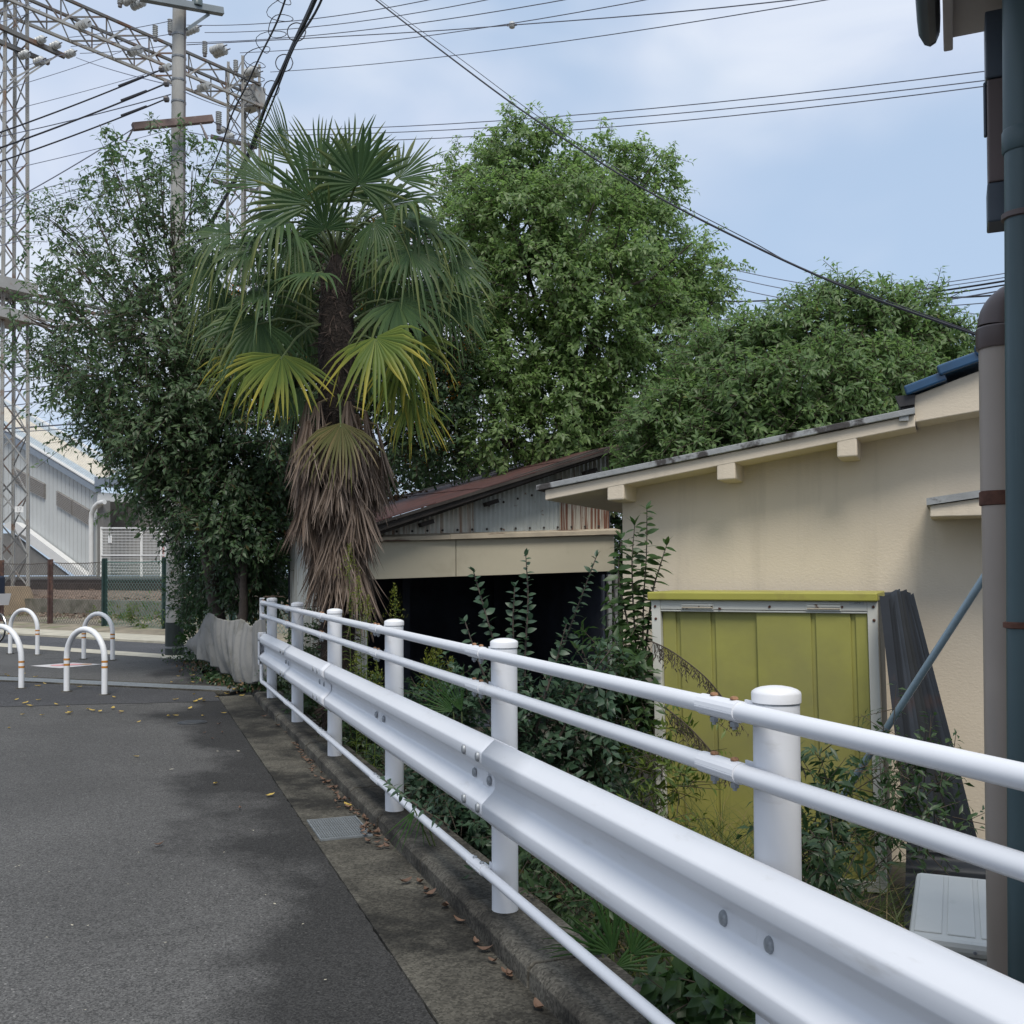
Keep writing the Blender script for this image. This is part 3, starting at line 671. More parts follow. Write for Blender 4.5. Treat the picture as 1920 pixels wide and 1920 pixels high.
def door(u0, u1, o, grooves, nm):
    d = sbox(u0, u1, ZB + .05, zT - hz * .98, o - .020, o - .014, 'door', m_olive, .0)
    us = [u0 + .001] + [sp_(g_, 1160)[0] for g_ in grooves] + [u1 - .001]
    for k in range(len(us) - 1):
        a_ = us[k] + (.013 if k else 0); b2 = us[k + 1] - (.013 if k < len(us) - 2 else 0)
        sbox(a_, b2, ZB + .052, zT - hz * .982, o - .0139, o, 'door_panel', m_olive, .005, d)
door(uA + wpst, uS + .03, -.045, (1267, 1333), 'l'); door(uS, uB - wpst, -.022, (1523, 1598), 'r')
for (a, b_) in ((1277, 1338), (1511, 1577)):
    u0, u1 = sp_(a, 1130)[0], sp_(b_, 1130)[0]
    vt = sbox(u0, u1, zT - .058, zT - .006, -.001, .003, 'vent', m_frame, .001)
    for k in range(3): sbox(u0 + .006, u1 - .006, zT - .018 - k * .016, zT - .010 - k * .016, .003, .009, 'louvre', m_frame if k < 2 else m_trim, .002, vt)
rr_ = random.Random(2)
for (px, py, n_) in ((1280, 1140, 5), (1287, 1141, 3), (1335, 1139, 8), (1443, 1138, 6), (1349, 1141, 2), (1578, 1138, 3), (1310, 1138, 4)):
    u, z = sp_(px, py)
    pts = [(u + rr_.uniform(.3, 1) * .012 * math.cos(a * .785), z + rr_.uniform(.4, 1) * .011 * math.sin(a * .785)) for a in range(8)]
    MB().prism([S(x, zz, .0005) for x, zz in pts], -WN * .0025).build('rust_patch', m_rust, shed)
sbm = []
for px, py in ((1228, 1137), (1229, 1160), (1637, 1138), (1638, 1163)):
    u, z = sp_(px, py); MB().lathe(S(u, z, .0), [(0.009, 0), (0.008, .005), (0.003, .007)], 10, axis=-WN).build('screw', m_rust, shed)
u0, z0 = sp_(1592, 1134); u1, z1 = sp_(1619, 1126)
stk = sbox(u0, u1, z0, z1, .0, .0012, 'sticker', mat('sticker_grey', (.42, .43, .42), .5, var=.1), .0)
link('sticker_lettering', text_mesh('sticker_lettering', 'BN', .026, .0003, mat('sticker_ink', (.2, .21, .21), .6, var=.05)), stk, Matrix.Translation(S((u0 + u1) / 2 + .006, (z0 + z1) / 2, .0022)) @ Matrix((WR, UP, -WN)).transposed().to_4x4())
# base rail
sbox(uA + wpst, uB - wpst, ZB, ZB + .06, -.055, -.004, 'sill_rail', m_frame)

# ================================================================ leaning sheets, pole, floor sheet
m_lean = mat('dark_corrugated', (0.013, 0.016, 0.021), .5, .1, var=.25, vs_=3, stain=(0.05, 0.03, 0.025), ss=3, st=(.55, .7))
m_lean2 = mat('dark_corrugated_grey', (0.032, 0.038, 0.047), .4, .2, var=.25, vs_=3, stain=(0.05, 0.03, 0.025), ss=3, st=(.55, .7))
m_lean3 = mat('dark_corrugated_black', (0.016, 0.018, 0.02), .5, .1, var=.25, vs_=3)
def leansheet(pt, zt, pb, zb, w, lab, ph):
    a, b_ = at(*pt, zt), at(*pb, zb); b_.z = -.345; d = (b_ - a).normalized()
    wdir = (WN * .90 + WR * .43).normalized(); nn = d.cross(wdir).normalized(); rows = []
    n = 6
    for t in (0, 1):
        base = a if t == 0 else b_
        rows.append([base + wdir * (w * k / n) + nn * (.022 * (1 if k % 2 else -1)) + d * (.0 if t else rr_.uniform(0, .03)) for k in range(n + 1)])
    o = MB().grid(rows).build('corrugated_sheet', m_lean, fixnormals=False)
    s = o.modifiers.new('solid', 'SOLIDIFY'); s.thickness = .002
    o.data.materials[0] = (m_lean, m_lean2, m_lean3, m_lean, m_lean2)[ph]; tag(o, lab, 'corrugated sheet', 'dark corrugated sheets leaning beside the shed')
for i, (pt, zt, pb, zb, w, lab) in enumerate((
    ((1655, 1114), 5.92, (1725, 1600), 5.35, .10, 'dark corrugated sheet leaning beside the shed, closest to its white frame'),
    ((1664, 1106), 5.97, (1762, 1600), 5.40, .12, 'dark corrugated sheet leaning beside the shed, second from its white frame'),
    ((1674, 1103), 6.0, (1796, 1600), 5.45, .12, 'dark corrugated sheet leaning beside the shed, third from its white frame'),
    ((1684, 1106), 6.02, (1824, 1600), 5.5, .11, 'dark corrugated sheet leaning beside the shed, second from the beige wall side'),
    ((1692, 1112), 6.04, (1848, 1600), 5.55, .10, 'dark corrugated sheet of the leaning bundle, farthest from the shed frame'))): leansheet(pt, zt, pb, zb, w, lab, i)
m_bpole = mat('blue_grey_pole', (0.24, 0.32, 0.38), .35, .2, var=.12, vs_=6)
a, b_ = at(1852, 1072, 4.9), at(1578, 1496, 5.75)
tag(MB().tube([a, a.lerp(b_, .5), b_ + (b_ - a) * .22], .019, 12).build('pole', m_bpole, smooth=True), 'blue grey metal pole leaning diagonally before the beige wall', 'pole')
a = at(1690, 1600, 4.75); rows = []
for t in (0, 1):
    rows.append([V((a.x, a.y, 0)) + WR * (t * 1.4) + V((0, 0, .16 - .50 * k / 40 + .03 * t)) + WN * (.5 * (1 - k / 40)) - WN * (.012 * math.sin(k * 1.1)) for k in range(41)])
tag(MB().grid(rows).build('corrugated_sheet', m_lean, smooth=True, fixnormals=False), 'dark corrugated sheet lying tilted among weeds behind the air conditioner unit', 'corrugated sheet')

# ================================================================ air conditioner unit
m_ac = mat('ac_ivory', (0.60, 0.60, 0.56), .5, var=.05, vs_=2, stain=(.42, .43, .38), ss=5, st=(.6, .85))
m_acd = mat('ac_slot', (0.03, 0.035, 0.04), .6, var=.2)
ac = thing('air_conditioner', at(1703, 1756, 3.17) - V((0, 0, .55)), 'ivory air conditioner outdoor unit behind the guardrail by the brown pipe', 'air conditioner')
O = at(1702, 1754, 3.17); zt = O.z; O = V((O.x, O.y, 0))
def A(u, v_, z): return O + WR * u + WN * v_ + V((0, 0, z))
def abox(u0, u1, v0, v1, z0, z1, name, m, bevel=.004, parent=None):
    return MB().hexa([A(u0, v0, z0), A(u1, v0, z0), A(u1, v1, z0), A(u0, v1, z0), A(u0, v0, z1), A(u1, v0, z1), A(u1, v1, z1), A(u0, v1, z1)]).build(name, m, parent or ac, bevel=bevel)
AL, AW = .74, .31
abox(.006, AW - .006, .006, AL - .006, zt - .58, zt - .05, 'casing', m_ac, .012)
tp = abox(0, AW, 0, AL, zt - .048, zt, 'top_panel', m_ac, .018)
for u in (.004, .100, .196): abox(u + .012, u + .092, .05, AL - .04, zt - .001, zt + .005, 'embossed_panel', m_ac, .003, tp)
for i in range(5):
    u = .085 + i * .044
    abox(u, u + .036, -.001, .006, zt - .20, zt - .075, 'grille_slot', m_acd, .0)
MB().lathe(A(.19, -.001, zt - .027), [(0.006, 0), (0.005, .003)], 8, axis=-WN).build('screw', m_bolt, ac)
abox(.02, .10, .05, AL - .05, ZB, zt - .585, 'mount_block', m_kerb); abox(AW - .10, AW - .02, .05, AL - .05, ZB, zt - .585, 'mount_block', m_kerb)

# ================================================================ near house on the right edge, its pipes
m_hwall = stucco('near_house_wall', (0.50, 0.46, 0.40))
m_soff = mat('soffit_grey', (0.50, 0.46, 0.45), .8, var=.08, vs_=3, bump=.2, bs=40)
m_gut = mat('gutter_slate', (0.06, 0.075, 0.095), .4, var=.15, vs_=5)
m_brown = mat('brown_trim', (0.12, 0.09, 0.085), .5, var=.15, vs_=3)
def hb_(r, n_, z): return WR * r + WN * n_ + V((0, 0, z))         # along the wall's right, into the lot, height
nh = thing('near_house', hb_(1.6, 2.6, -.35), 'near house at the right edge with taupe eave, gutter and shutter case', 'house')
def hbox(r0, r1, n0, n1, z0, z1, nm, m, bevel=.004): return MB().hexa([hb_(r0, n0, z0), hb_(r1, n0, z0), hb_(r1, n1, z0), hb_(r0, n1, z0), hb_(r0, n0, z1), hb_(r1, n0, z1), hb_(r1, n1, z1), hb_(r0, n1, z1)]).build(nm, m, nh, bevel=bevel)
HZ = 3.0
hbox(.17, 3.2, 2.45, 2.96, -.36, HZ, 'wall', m_hwall); hbox(1.55, 4.6, .9, 2.445, -.36, HZ, 'wing_wall', m_hwall)
hbox(-.012, 3.6, 2.2, 3.02, HZ + .002, HZ + .05, 'eave', m_soff); hbox(-.012, .012, 2.2, 3.03, HZ - .028, HZ + .001, 'fascia_board', m_soff)
hbox(.0, 3.6, 2.2, 3.0, HZ + .051, HZ + .16, 'roof_edge', m_gut)
gp = [(.0, .03), (.004, -.01), (.016, -.034), (.032, -.042), (.048, -.034), (.058, -.012), (.060, .03), (.055, .03), (.052, -.010), (.032, -.036), (.010, -.012), (.005, .03)]
MB().prism([hb_(-.078 + x, 2.98, HZ + .018 + z) for x, z in gp], -WN * .8).build('gutter', m_gut, nh, smooth=True)
MB().prism([hb_(-.074 + x * .9, 2.985, HZ + .016 + z * .95) for x, z in gp[:7]], WN * .006).build('gutter_stop_end', m_gut, nh)
zt_, zb_ = at(1859, 66, 2.68).z, at(1859, 447, 2.68).z
hbox(.085, .168, 2.80, 2.90, zt_ - .17, zt_, 'shutter_case', m_gut); hbox(.088, .168, 2.803, 2.897, zb_ + .10, zt_ - .172, 'shutter_guide', m_brown); hbox(.085, .168, 2.80, 2.90, zb_, zb_ + .098, 'shutter_box', m_gut)
hbox(.080, .088, 2.84, 2.855, zt_ - .30, zt_ - .16, 'shutter_handle', m_gut)
# brown pipe
m_bp = mat('brown_duct', (0.34, 0.285, 0.24), .45, var=.08, vs_=2, stain=(.30, .28, .26), ss=2.0, st=(.58, .85), sstretch=(6, 6, .6))
m_bpd = mat('brown_duct_cap', (0.10, 0.075, 0.07), .4, var=.1)
bp = thing('duct_pipe', at(1893, 1838, 2.98), 'thick brown duct pipe with domed elbow beside the green downpipe', 'pipe')
pb, pt_ = at(1890, 1835, 2.98), at(1877, 650, 2.98)
pt_ = V((pb.x + (pt_.x - pb.x) * .6, pb.y + (pt_.y - pb.y) * .6, pt_.z))
ZC = at(1877, 934, 2.98).z
tt = (ZC - pb.z) / (pt_.z - pb.z); pm_ = pb.lerp(pt_, tt)
MB().tube([pb, pm_ - V((0, 0, .02))], .0555, 24).build('lower_pipe', m_bp, bp, smooth=True)
MB().tube([pm_ + V((0, 0, .022)), pt_], .058, 24).build('upper_pipe', m_bp, bp, smooth=True)
MB().lathe(pm_, [(.0575, -.021), (.0615, -.019), (.0615, .019), (.0585, .021)], 24).build('strap', m_rust, bp, smooth=True)
MB().lathe(pt_, [(.064, -.004), (.066, 0), (.066, .055), (.062, .06)], 24).build('collar', m_bpd, bp, smooth=True)
el = [pt_ + V((0, 0, .06))]
for k in range(1, 9):
    a = k / 8 * math.pi / 2; el.append(pt_ + V((0, 0, .06)) + RIGHT * (.075 * (1 - math.cos(a))) + V((0, 0, .075 * math.sin(a))))
el.append(el[-1] + RIGHT * .4)
MB().tube(el, .062, 20).build('elbow', m_bpd, bp, smooth=True)
MB().lathe(pb, [(.06, -.03), (.063, 0), (.056, .03)], 24).build('foot_collar', m_bp, bp, smooth=True)
# green downpipe
m_gp = mat('green_downpipe', (0.060, 0.095, 0.105), .4, var=.1, vs_=2, stain=(.10, .15, .16), ss=1.5, st=(.55, .8), sstretch=(8, 8, .5))
dp = thing('downpipe', at(1915, 1800, 2.45), 'dark green downpipe running up the right edge of the photo', 'pipe')
q0, q1 = at(1923, 1990, 2.42), at(1914, 0, 2.42); q1 = q1 + (q1 - q0) * .25; rg = .0385
zj = at(1912, 262, 2.42).z
def dq(z): return q0.lerp(q1, (z - q0.z) / (q1.z - q0.z))
MB().tube([dq(q0.z - .25), dq(zj)], rg - .001, 24).build('lower_length', m_gp, dp, smooth=True)
MB().tube([dq(zj), q1], rg + .0015, 24).build('upper_length', m_gp, dp, smooth=True)
MB().lathe(dq(zj), [(rg + .001, -.03), (rg + .004, -.026), (rg + .004, .02), (rg + .002, .024)], 24).build('joint_sleeve', m_gp, dp, smooth=True)
for py, m_ in ((405, m_brown), (1172, m_rust)):
    z = at(1912, py, 2.42).z; MB().lathe(dq(z), [(rg + .0005, -.008), (rg + .006, -.006), (rg + .006, .006), (rg + .0005, .008)], 24).build('pipe_strap', m_, dp, smooth=True)
    MB().box(dq(z) + RIGHT * .05 - FWD * .02, (.07, .012, .012), (RIGHT, FWD, UP)).build('strap_tail', m_, dp)
# ================================================================ railway fence
m_fpost = mat('fence_post_rust', (0.075, 0.045, 0.040), .8, var=.35, vs_=6, stain=(.14, .08, .06), ss=6)
m_fpostg = mat('fence_post_green', (0.018, 0.040, 0.036), .6, var=.3, vs_=5)
m_wire = mat('wire_rust', (0.10, 0.085, 0.075), .7, .3, var=.3, vs_=10)
m_wireg = mat('wire_green', (0.10, 0.19, 0.165), .6, .1, var=.15, vs_=10)
fx = [gnd(*p) for p in ((100, 1177), (198, 1182.5), (305, 1188))]
FM = sum(p.dot(SM) for p in fx) / 3; t0 = fx[0].dot(SD); dt = (fx[2].dot(SD) - t0) / 2
FH = 1.93
for i in range(-2, 4):
    green = i >= 1
    c = st(FM, t0 + dt * i)
    lab = {-1: 'rusty chain link railway fence bay beside the lattice tower at the left edge', 0: 'rusty chain link railway fence bay between the two dark posts',
           1: 'green chain link railway fence bay before the white mesh fence', 2: 'green chain link railway fence bay partly hidden by the utility pole'}.get(i, 'chain link railway fence bay ' + ('hidden behind the leafy roadside tree' if green else 'beyond the left edge of the photo'))
    fb = thing('fence_bay', c, lab, 'fence', 'chain link fence bays along the railway')
    b = MB()
    b.box(c + V((0, 0, FH / 2 + .02)), (.19, .05, FH + .04), (SD, SM, UP)).box(c - SM * .04 + V((0, 0, FH / 2 + .02)), (.06, .08, FH), (SD, SM, UP))
    b.build('post', m_fpostg if i >= 1 else m_fpost, fb)
    MB().box(c + V((0, 0, .03)), (.34, .3, .14), (SD, SM, UP)).build('footing', m_kerb, fb)
    mw = m_wireg if green else m_wire
    b = MB(); n = 13; L_ = dt; zb, zt = .14, FH - .06; p = .125
    k = -int((zt - zb) / p) - 1
    while k * p < L_:
        for s_ in (1, -1):
            x0 = k * p; x1 = x0 + (zt - zb); za, zc = (zb, zt) if s_ > 0 else (zt, zb)
            a0 = max(0, x0); a1 = min(L_, x1)
            if a1 - a0 < .02: continue
            za2 = za + (zc - za) * (a0 - x0) / (x1 - x0); zc2 = za + (zc - za) * (a1 - x0) / (x1 - x0)
            b.tube([c + SD * a0 + V((0, 0, za2)), c + SD * a1 + V((0, 0, zc2))], .0048, 3, cap=False)
        k += 1
    o = b.build('chain_link', mw, fb, fixnormals=False); o['kind'] = 'stuff'
    for z, sg in ((FH - .05, .05), (.13, .02)):
        MB().tube([c + SD * (dt * q / 6) + V((0, 0, z - sg * math.sin(math.pi * q / 6))) for q in range(7)], .011, 4).build('line_wire', mw, fb)
# weeds below the green bays
# ================================================================ station stair hall
m_st = mat('station_panel', (0.46, 0.475, 0.465), .6, var=.05, vs_=.5)
m_stf = mat('station_fascia', (0.20, 0.235, 0.28), .5, var=.05)
m_stw = mat('station_white', (0.60, 0.60, 0.585), .6, var=.04)
m_std = mat('station_dark', (0.17, 0.165, 0.155), .7, var=.1)
m_louv = mat('station_louvre', (0.24, 0.225, 0.21), .6, var=.08)
m_ribb = mat('roof_rib_blue', (0.42, 0.47, 0.50), .5, var=.08); m_ribc = mat('roof_rib_cream', (0.60, 0.56, 0.48), .5, var=.08)
BM = 32.0; BP = SM * BM
def bs(px, py, off=0.0): return onp(px, py, SM * (BM - off), SM)
stn = thing('station_stair_hall', bs(100, 1077), 'grey panelled station stair hall with sloping striped roof and louvred windows', 'building')
# wall panels following the slope
def lnp(a, b_): return lambda x: a[1] + (b_[1] - a[1]) * (x - a[0]) / (b_[0] - a[0])
top = lnp((19, 822), (176, 918)); bot = lnp((14, 985), (159, 1079))
x = -60.0
while x < 181.5:
    x2 = min(x + 7.6, 182)
    q = [(x, min(bot(x), 1079)), (x2, min(bot(x2), 1079)), (x2, top(x2)), (x, top(x))]
    pq = [bs(*p) for p in q]; c = sum(pq, V()) / 4
    MB().prism([p + (c - p).dot(SD) * SD * .075 for p in pq], SM * .1).build('wall_panel', m_st, stn); x = x2
MB().prism([bs(-60, bot(-60) + 2, -.12), bs(182, 1080, -.12), bs(182, top(182), -.12), bs(-60, top(-60), -.12)], SM * .1).build('backing_wall', m_std, stn)
MB().prism([bs(-60, top(-60) + 6, .35), bs(177, top(177) + 4, .35), bs(177, top(177) - 9, .35), bs(-60, top(-60) - 8, .35)], SM * .4).build('eave_fascia', m_stf, stn)
E0, E1 = bs(-60, top(-60) - 9, .35), bs(177, top(177) - 9, .35)
rv = SM * 1.7 + V((0, 0, 1.10))
nrib = 22
MB().slab([E0, E1, E1 + rv, E0 + rv], (0, 0, -.06)).build('roof_deck', m_stw, stn)
for k in range(nrib):
    m_ = (m_stw, m_ribb, m_ribb, m_ribc, m_ribc, m_ribc, m_ribc, m_ribc, m_ribb, m_ribb, m_stw)[min(10, k // 2)]
    f = (k + .25) / nrib
    MB().bar(E0 + rv * f + V((0, 0, .04)), E1 + rv * f + V((0, 0, .04)), .11, .06).build('roof_rib', m_, stn)
# end bay
eF = bs(177, 912, .35)
MB().slab([eF, eF + SM * 6.0, eF + SM * 6 + V((0, 0, .5)), eF + V((0, 0, .5))], SD * .15).build('end_fascia', m_stf, stn)
MB().slab([bs(182, 939, .1), bs(182, 939, .1) + SM * 6, bs(182, 923, .1) + SM * 6, bs(182, 923, .1)], SD * .1).build('end_band', m_stw, stn)
MB().slab([bs(183, 1079, .08), bs(194, 1079, .08), bs(194, 938, .08), bs(183, 938, .08)], SM * .4).build('corner_post', m_std, stn)
MB().slab([bs(194, 1079, -2.5), bs(320, 1079, -2.5), bs(320, 930, -2.5), bs(194, 930, -2.5)], SM * .1).build('inner_wall', m_std, stn)
MB().tube([bs(196, 941, .3), bs(186, 943, .3), bs(178, 950, .3), bs(172, 962, .3), bs(171, 975, .3), bs(171, 1078, .3)], .13, 10).build('rain_pipe', m_stw, stn, smooth=True)
for (q, nm) in ((((26, 876), (54, 891), (54, 920), (26, 904)), 'a'), (((56, 892), (84, 907), (84, 935), (56, 921)), 'b'), (((107, 920), (136, 937), (136, 966), (107, 948)), 'c'), (((138, 938), (168, 956), (168, 986), (138, 967)), 'd')):
    pq = [bs(*p, .06) for p in q]
    lv = MB().prism(pq, SM * .05).build('louvre_window', m_std, stn)
    for k in range(9):
        f0, f1 = (k + .15) / 9, (k + .75) / 9
        a, b_, c, d = pq[0].lerp(pq[3], f0), pq[1].lerp(pq[2], f0), pq[1].lerp(pq[2], f1), pq[0].lerp(pq[3], f1)
        MB().prism([a, b_, c, d], -SM * .07).build('louvre_blade', m_louv, lv)
# stringer and under-stair wall
MB().prism([bs(5, 985, .5), bs(18, 978, .5), bs(30, 980, .5), bs(162, 1079, .5), bs(140, 1079, .5)], SM * .4).build('stair_stringer', m_stw, stn)
MB().prism([bs(35, 1000, .6), bs(52, 1010, .6), bs(52, 1014, .6), bs(35, 1004, .6)], SM * .1).build('stringer_rail', m_std, stn)
MB().prism([bs(-60, 1000, .3), bs(20, 1000, .3), bs(125, 1079, .3), bs(-60, 1079, .3)], SM * .2).build('under_stair_wall', m_std, stn)
# white mesh fence
wf = thing('mesh_fence', st(30.0, 0) , 'white welded mesh fence before the station stair hall', 'fence')
def ws(px, py): return onp(px, py, SM * 30.2, SM)
m_wf = mat('mesh_white', (0.70, 0.70, 0.68), .5, var=.04)
wf.location = ws(240, 1079)
for px in (190, 265, 302, 345): MB().bar(ws(px, 1081), ws(px, 988), .10, .10).build('post', m_wf, wf)
for (a, b_) in ((190, 265), (265, 302), (302, 345)):
    for py in (990, 1041): MB().bar(ws(a, py), ws(b_, py), .09, .07).build('rail', m_wf, wf)
    b = MB()
    for k in range(1, 16): b.bar(ws(a, 991 + k * 5.5), ws(b_, 991 + k * 5.5), .022, .022)
    for k in range(1, int((b_ - a) / 2.5)): b.bar(ws(a + k * 2.5, 991), ws(a + k * 2.5, 1078), .014, .014)
    o = b.build('mesh_panel', m_wf, wf); o['kind'] = 'stuff'
MB().slab([ws(204, 1018), ws(210, 1018), ws(210, 1004), ws(204, 1004)], -SM * .05).build('notice_plate', m_wf, wf)
m_redsign = mat('red_sign', (0.45, 0.07, 0.05), .5, var=.1)
sb = thing('sign_board', ws(312, 1060), 'white and red sign board beside the white mesh fence', 'sign')
def ws2(px, py): return onp(px, py, SM * 31, SM)
MB().slab([ws2(304, 1045), ws2(322, 1045), ws2(322, 1014), ws2(304, 1014)], SM * .06).build('board', m_wf, sb)
MB().slab([ws2(305, 1044), ws2(308, 1044), ws2(308, 1015), ws2(305, 1015)], -SM * .01).build('red_stripe', m_redsign, sb)
MB().bar(ws2(313, 1046), ws2(313, 1082), .08, .08).build('sign_post', m_wf, sb)
# far row of buildings beyond the tracks, mostly behind trees
m_farw = mat('far_wall', (0.5, 0.5, 0.48), .8, var=.06, vs_=.3); m_farr = mat('far_roof', (.16, .16, .17), .7, var=.1); m_farg = mat('far_glass', (.05, .06, .07), .2, var=.1)
for i, (t_, w_, h_, lab) in enumerate(((-34, 9, 3.6, 'pale far building beyond the tracks behind the station fence'), (-20, 10, 4.4, 'pale far building glimpsed beyond the tracks through the trees'))):
    fb = thing('far_building', st(50, t_) + V((0, 0, .9)), lab, 'building')
    c = st(50 + i * 3, t_)
    MB().box(c + V((0, 0, .9 + h_ / 2)), (w_, 6, h_), (SD, SM, UP)).build('wall', m_farw, fb)
    MB().box(c + V((0, 0, 1.0 + h_)), (w_ + .6, 6.6, .25), (SD, SM, UP)).build('roof', m_farr, fb)
    for k in range(3):
        wv = MB().box(c + SD * (-w_ / 3 + k * w_ / 3) - SM * 3.01 + V((0, 0, 2.3)), (1.5, .08, 1.2), (SD, SM, UP)).build('window', m_farg, fb)
        MB().box(c + SD * (-w_ / 3 + k * w_ / 3) - SM * 3.04 + V((0, 0, 2.3)), (.06, .08, 1.2), (SD, SM, UP)).build('window_frame', m_farw, wv)

# ================================================================ lattice gantry
m_lat = mat('lattice_paint', (0.36, 0.355, 0.335), .6, .1, var=.12, vs_=1.5, stain=(0.24, 0.15, 0.10), ss=2.2, st=(.56, .72))
m_latd = mat('lattice_grey', (0.15, 0.15, 0.145), .6, .2, var=.15, vs_=1.5, stain=(0.16, 0.09, 0.06), ss=1.6, st=(.5, .65))
m_foot = mat('footing_concrete', (0.25, 0.19, 0.125), .9, var=.2, vs_=2)
def angle_bar(b, p, q, w, up): b.bar(p, q, w, .012, up)
def lattice(base, sz0, sz1, z0, z1, ux, uy, step, lab, name='lattice_tower'):
    t = thing(name, V((base.x, base.y, z0)), lab, 'lattice tower')
    def cor(k, z):
        f = (z - z0) / (z1 - z0); s_ = (sz0 + (sz1 - sz0) * f) / 2
        sx, sy = ((-1, -1), (1, -1), (1, 1), (-1, 1))[k]
        return V((base.x, base.y, z)) + ux * (s_ * sx) + uy * (s_ * sy)
    for k in range(4):
        n1, n2 = ux, uy
        b = MB().bar(cor(k, z0), cor(k, z1), .13, .02, up=uy); b.bar(cor(k, z0), cor(k, z1), .02, .13, up=uy)
        b.build('leg', m_lat, t)
    n = int((z1 - z0) / step)
    for f in range(4):
        k, k2 = f, (f + 1) % 4
        for i in range(n):
            za, zb = z0 + step * i, z0 + step * (i + 1)
            m_ = m_lat if (i + f) % 2 else m_latd
            b = MB().bar(cor(k, za) if i % 2 else cor(k2, za), cor(k2, zb) if i % 2 else cor(k, zb), .05, .02, up=ux if f % 2 else uy); b.build('brace', m_, t)
            if f > 1: continue
            b = MB().bar(cor(k2, za) if i % 2 else cor(k, za), cor(k, zb) if i % 2 else cor(k2, zb), .045, .02, up=ux if f % 2 else uy); b.build('brace', m_latd, t)
    return t, cor
ca = D(30); ux = (SD * math.cos(ca) + SM * math.sin(ca)); uy = (SM * math.cos(ca) - SD * math.sin(ca)); ux, uy = SD, SM
ZTW = 22.3
LT = at(14, 900, 33.6); LT.z = 0
lt, ltc = lattice(LT, 0.92, 0.72, 1.15, ZTW, ux, uy, 1.0, 'tall pale lattice tower at the left edge carrying the railway gantry')
ft_ = MB(); s0, s1 = .62, .50
ft_.hexa([V((LT.x, LT.y, .15)) + ux * a * 1.25 + uy * b_ * 1.25 for a, b_ in ((-s0, -s0), (s0, -s0), (s0, s0), (-s0, s0))] + [V((LT.x, LT.y, 1.15)) + ux * a + uy * b_ for a, b_ in ((-s1, -s1), (s1, -s1), (s1, s1), (-s1, s1))])
ft_.build('footing', m_foot, lt, bevel=.02)
pl = ltc(1, 3.4) - SM * .05
PC = at(36, 955, (at(36, 955, 1) - CAM_LOC).length and 33.1)
rwm = Matrix((RIGHT, UP, -FWD)).transposed().to_4x4()
plate = MB().box(PC, (.28, .02, .19), (RIGHT, FWD, UP)).build('number_plate', m_wf, lt)
link('plate_number', text_mesh('plate_number', '17', .17, .002, mat('plate_ink', (.45, .45, .45), .6, var=.05)), plate, Matrix.Translation(PC - FWD * .016) @ rwm)
RT = at(457, 300, 41.0); RT.z = 0
rt, rtc = lattice(RT, 1.0, 0.85, 0.95, 22.0, ux, uy, .95, 'lattice tower behind the palm at the far end of the gantry beam')
# box truss beam between the tops
def truss(P, Q, w, h, n, lab, wd=.10):
    P, Q = V(P), V(Q); ax = (Q - P).normalized(); sdv = V((-ax.y, ax.x, 0)).normalized()
    t = thing('gantry_beam', (P + Q) / 2, lab, 'gantry beam')
    cs = [(-w / 2, 0), (w / 2, 0), (w / 2, h), (-w / 2, h)]
    pt = lambda k, f: P.lerp(Q, f) + sdv * cs[k][0] + V((0, 0, cs[k][1]))
    for k in range(4): MB().bar(pt(k, 0), pt(k, 1), wd, wd * .9).build('chord', m_latd if k > 1 else m_lat, t)
    for k, k2 in ((0, 3), (1, 2), (0, 1), (3, 2)):
        for i in range(n):
            a, b_ = (k, k2) if i % 2 else (k2, k)
            MB().bar(pt(a, i / n), pt(b_, (i + 1) / n), .06, .025, up=sdv).build('brace', m_lat if i % 2 else m_latd, t)
            if k in (0, 1) and k2 in (2, 3) and i % 2: MB().bar(pt(k, i / n), pt(k2, i / n), .05, .02, up=sdv).build('strut', m_latd, t)
    return t, pt
zb_ = at(457, 197, 41.0).z
LTt = V((LT.x, LT.y, zb_)); RTt = V((RT.x, RT.y, zb_))
gb, gpt = truss(LTt - (RTt - LTt).normalized() * 1.0, RTt + (RTt - LTt).normalized() * .45, 1.0, .85, 13, 'rusty box lattice gantry beam spanning the railway at the upper left')
MB().box(gpt(0, 1).lerp(gpt(2, 1), .5), (.9, .5, .8), (SD, SM, UP)).build('end_box', m_lat, gb)
zl = at(20, 590, 33.6).z
truss(V((LT.x, LT.y, zl)), V((RT.x, RT.y, zl)), .8, .75, 12, 'lower lattice beam across the railway behind the leafy tree', .11)
# plate girders at the tower foot of the lower beam
MB().box(V((LT.x, LT.y, zl + .85)) - SM * .1, (1.6, 1.3, .38), (SD, SM, UP)).build('gusset_plate', m_lat, lt)
MB().box(V((LT.x, LT.y, zl - .1)) - SM * .1, (1.5, 1.25, .34), (SD, SM, UP)).build('gusset_plate', m_lat, lt)
# cross-arms on the left tower
for (px, py, px2, py2) in ((-40, 32, 122, 106), (-40, 62, 92, 118)):
    MB().bar(at(px, py, 32.8), at(px2, py2, 34.5), .14, .14).build('cross_arm', m_latd, lt)
for (px, py, px2, py2) in ((30, 155, 110, 102), (20, 150, 90, 112)): MB().bar(at(px, py, 33.2), at(px2, py2, 34.4), .08, .05).build('arm_brace', m_lat, lt)
# cross arms on the right tower
for (py, w_) in ((262, 62), (345, 58)): MB().bar(at(457 - w_, py - 6, 40.6), at(457 + 25, py + 14, 41.4), .14, .14).build('cross_arm', m_latd, rt)
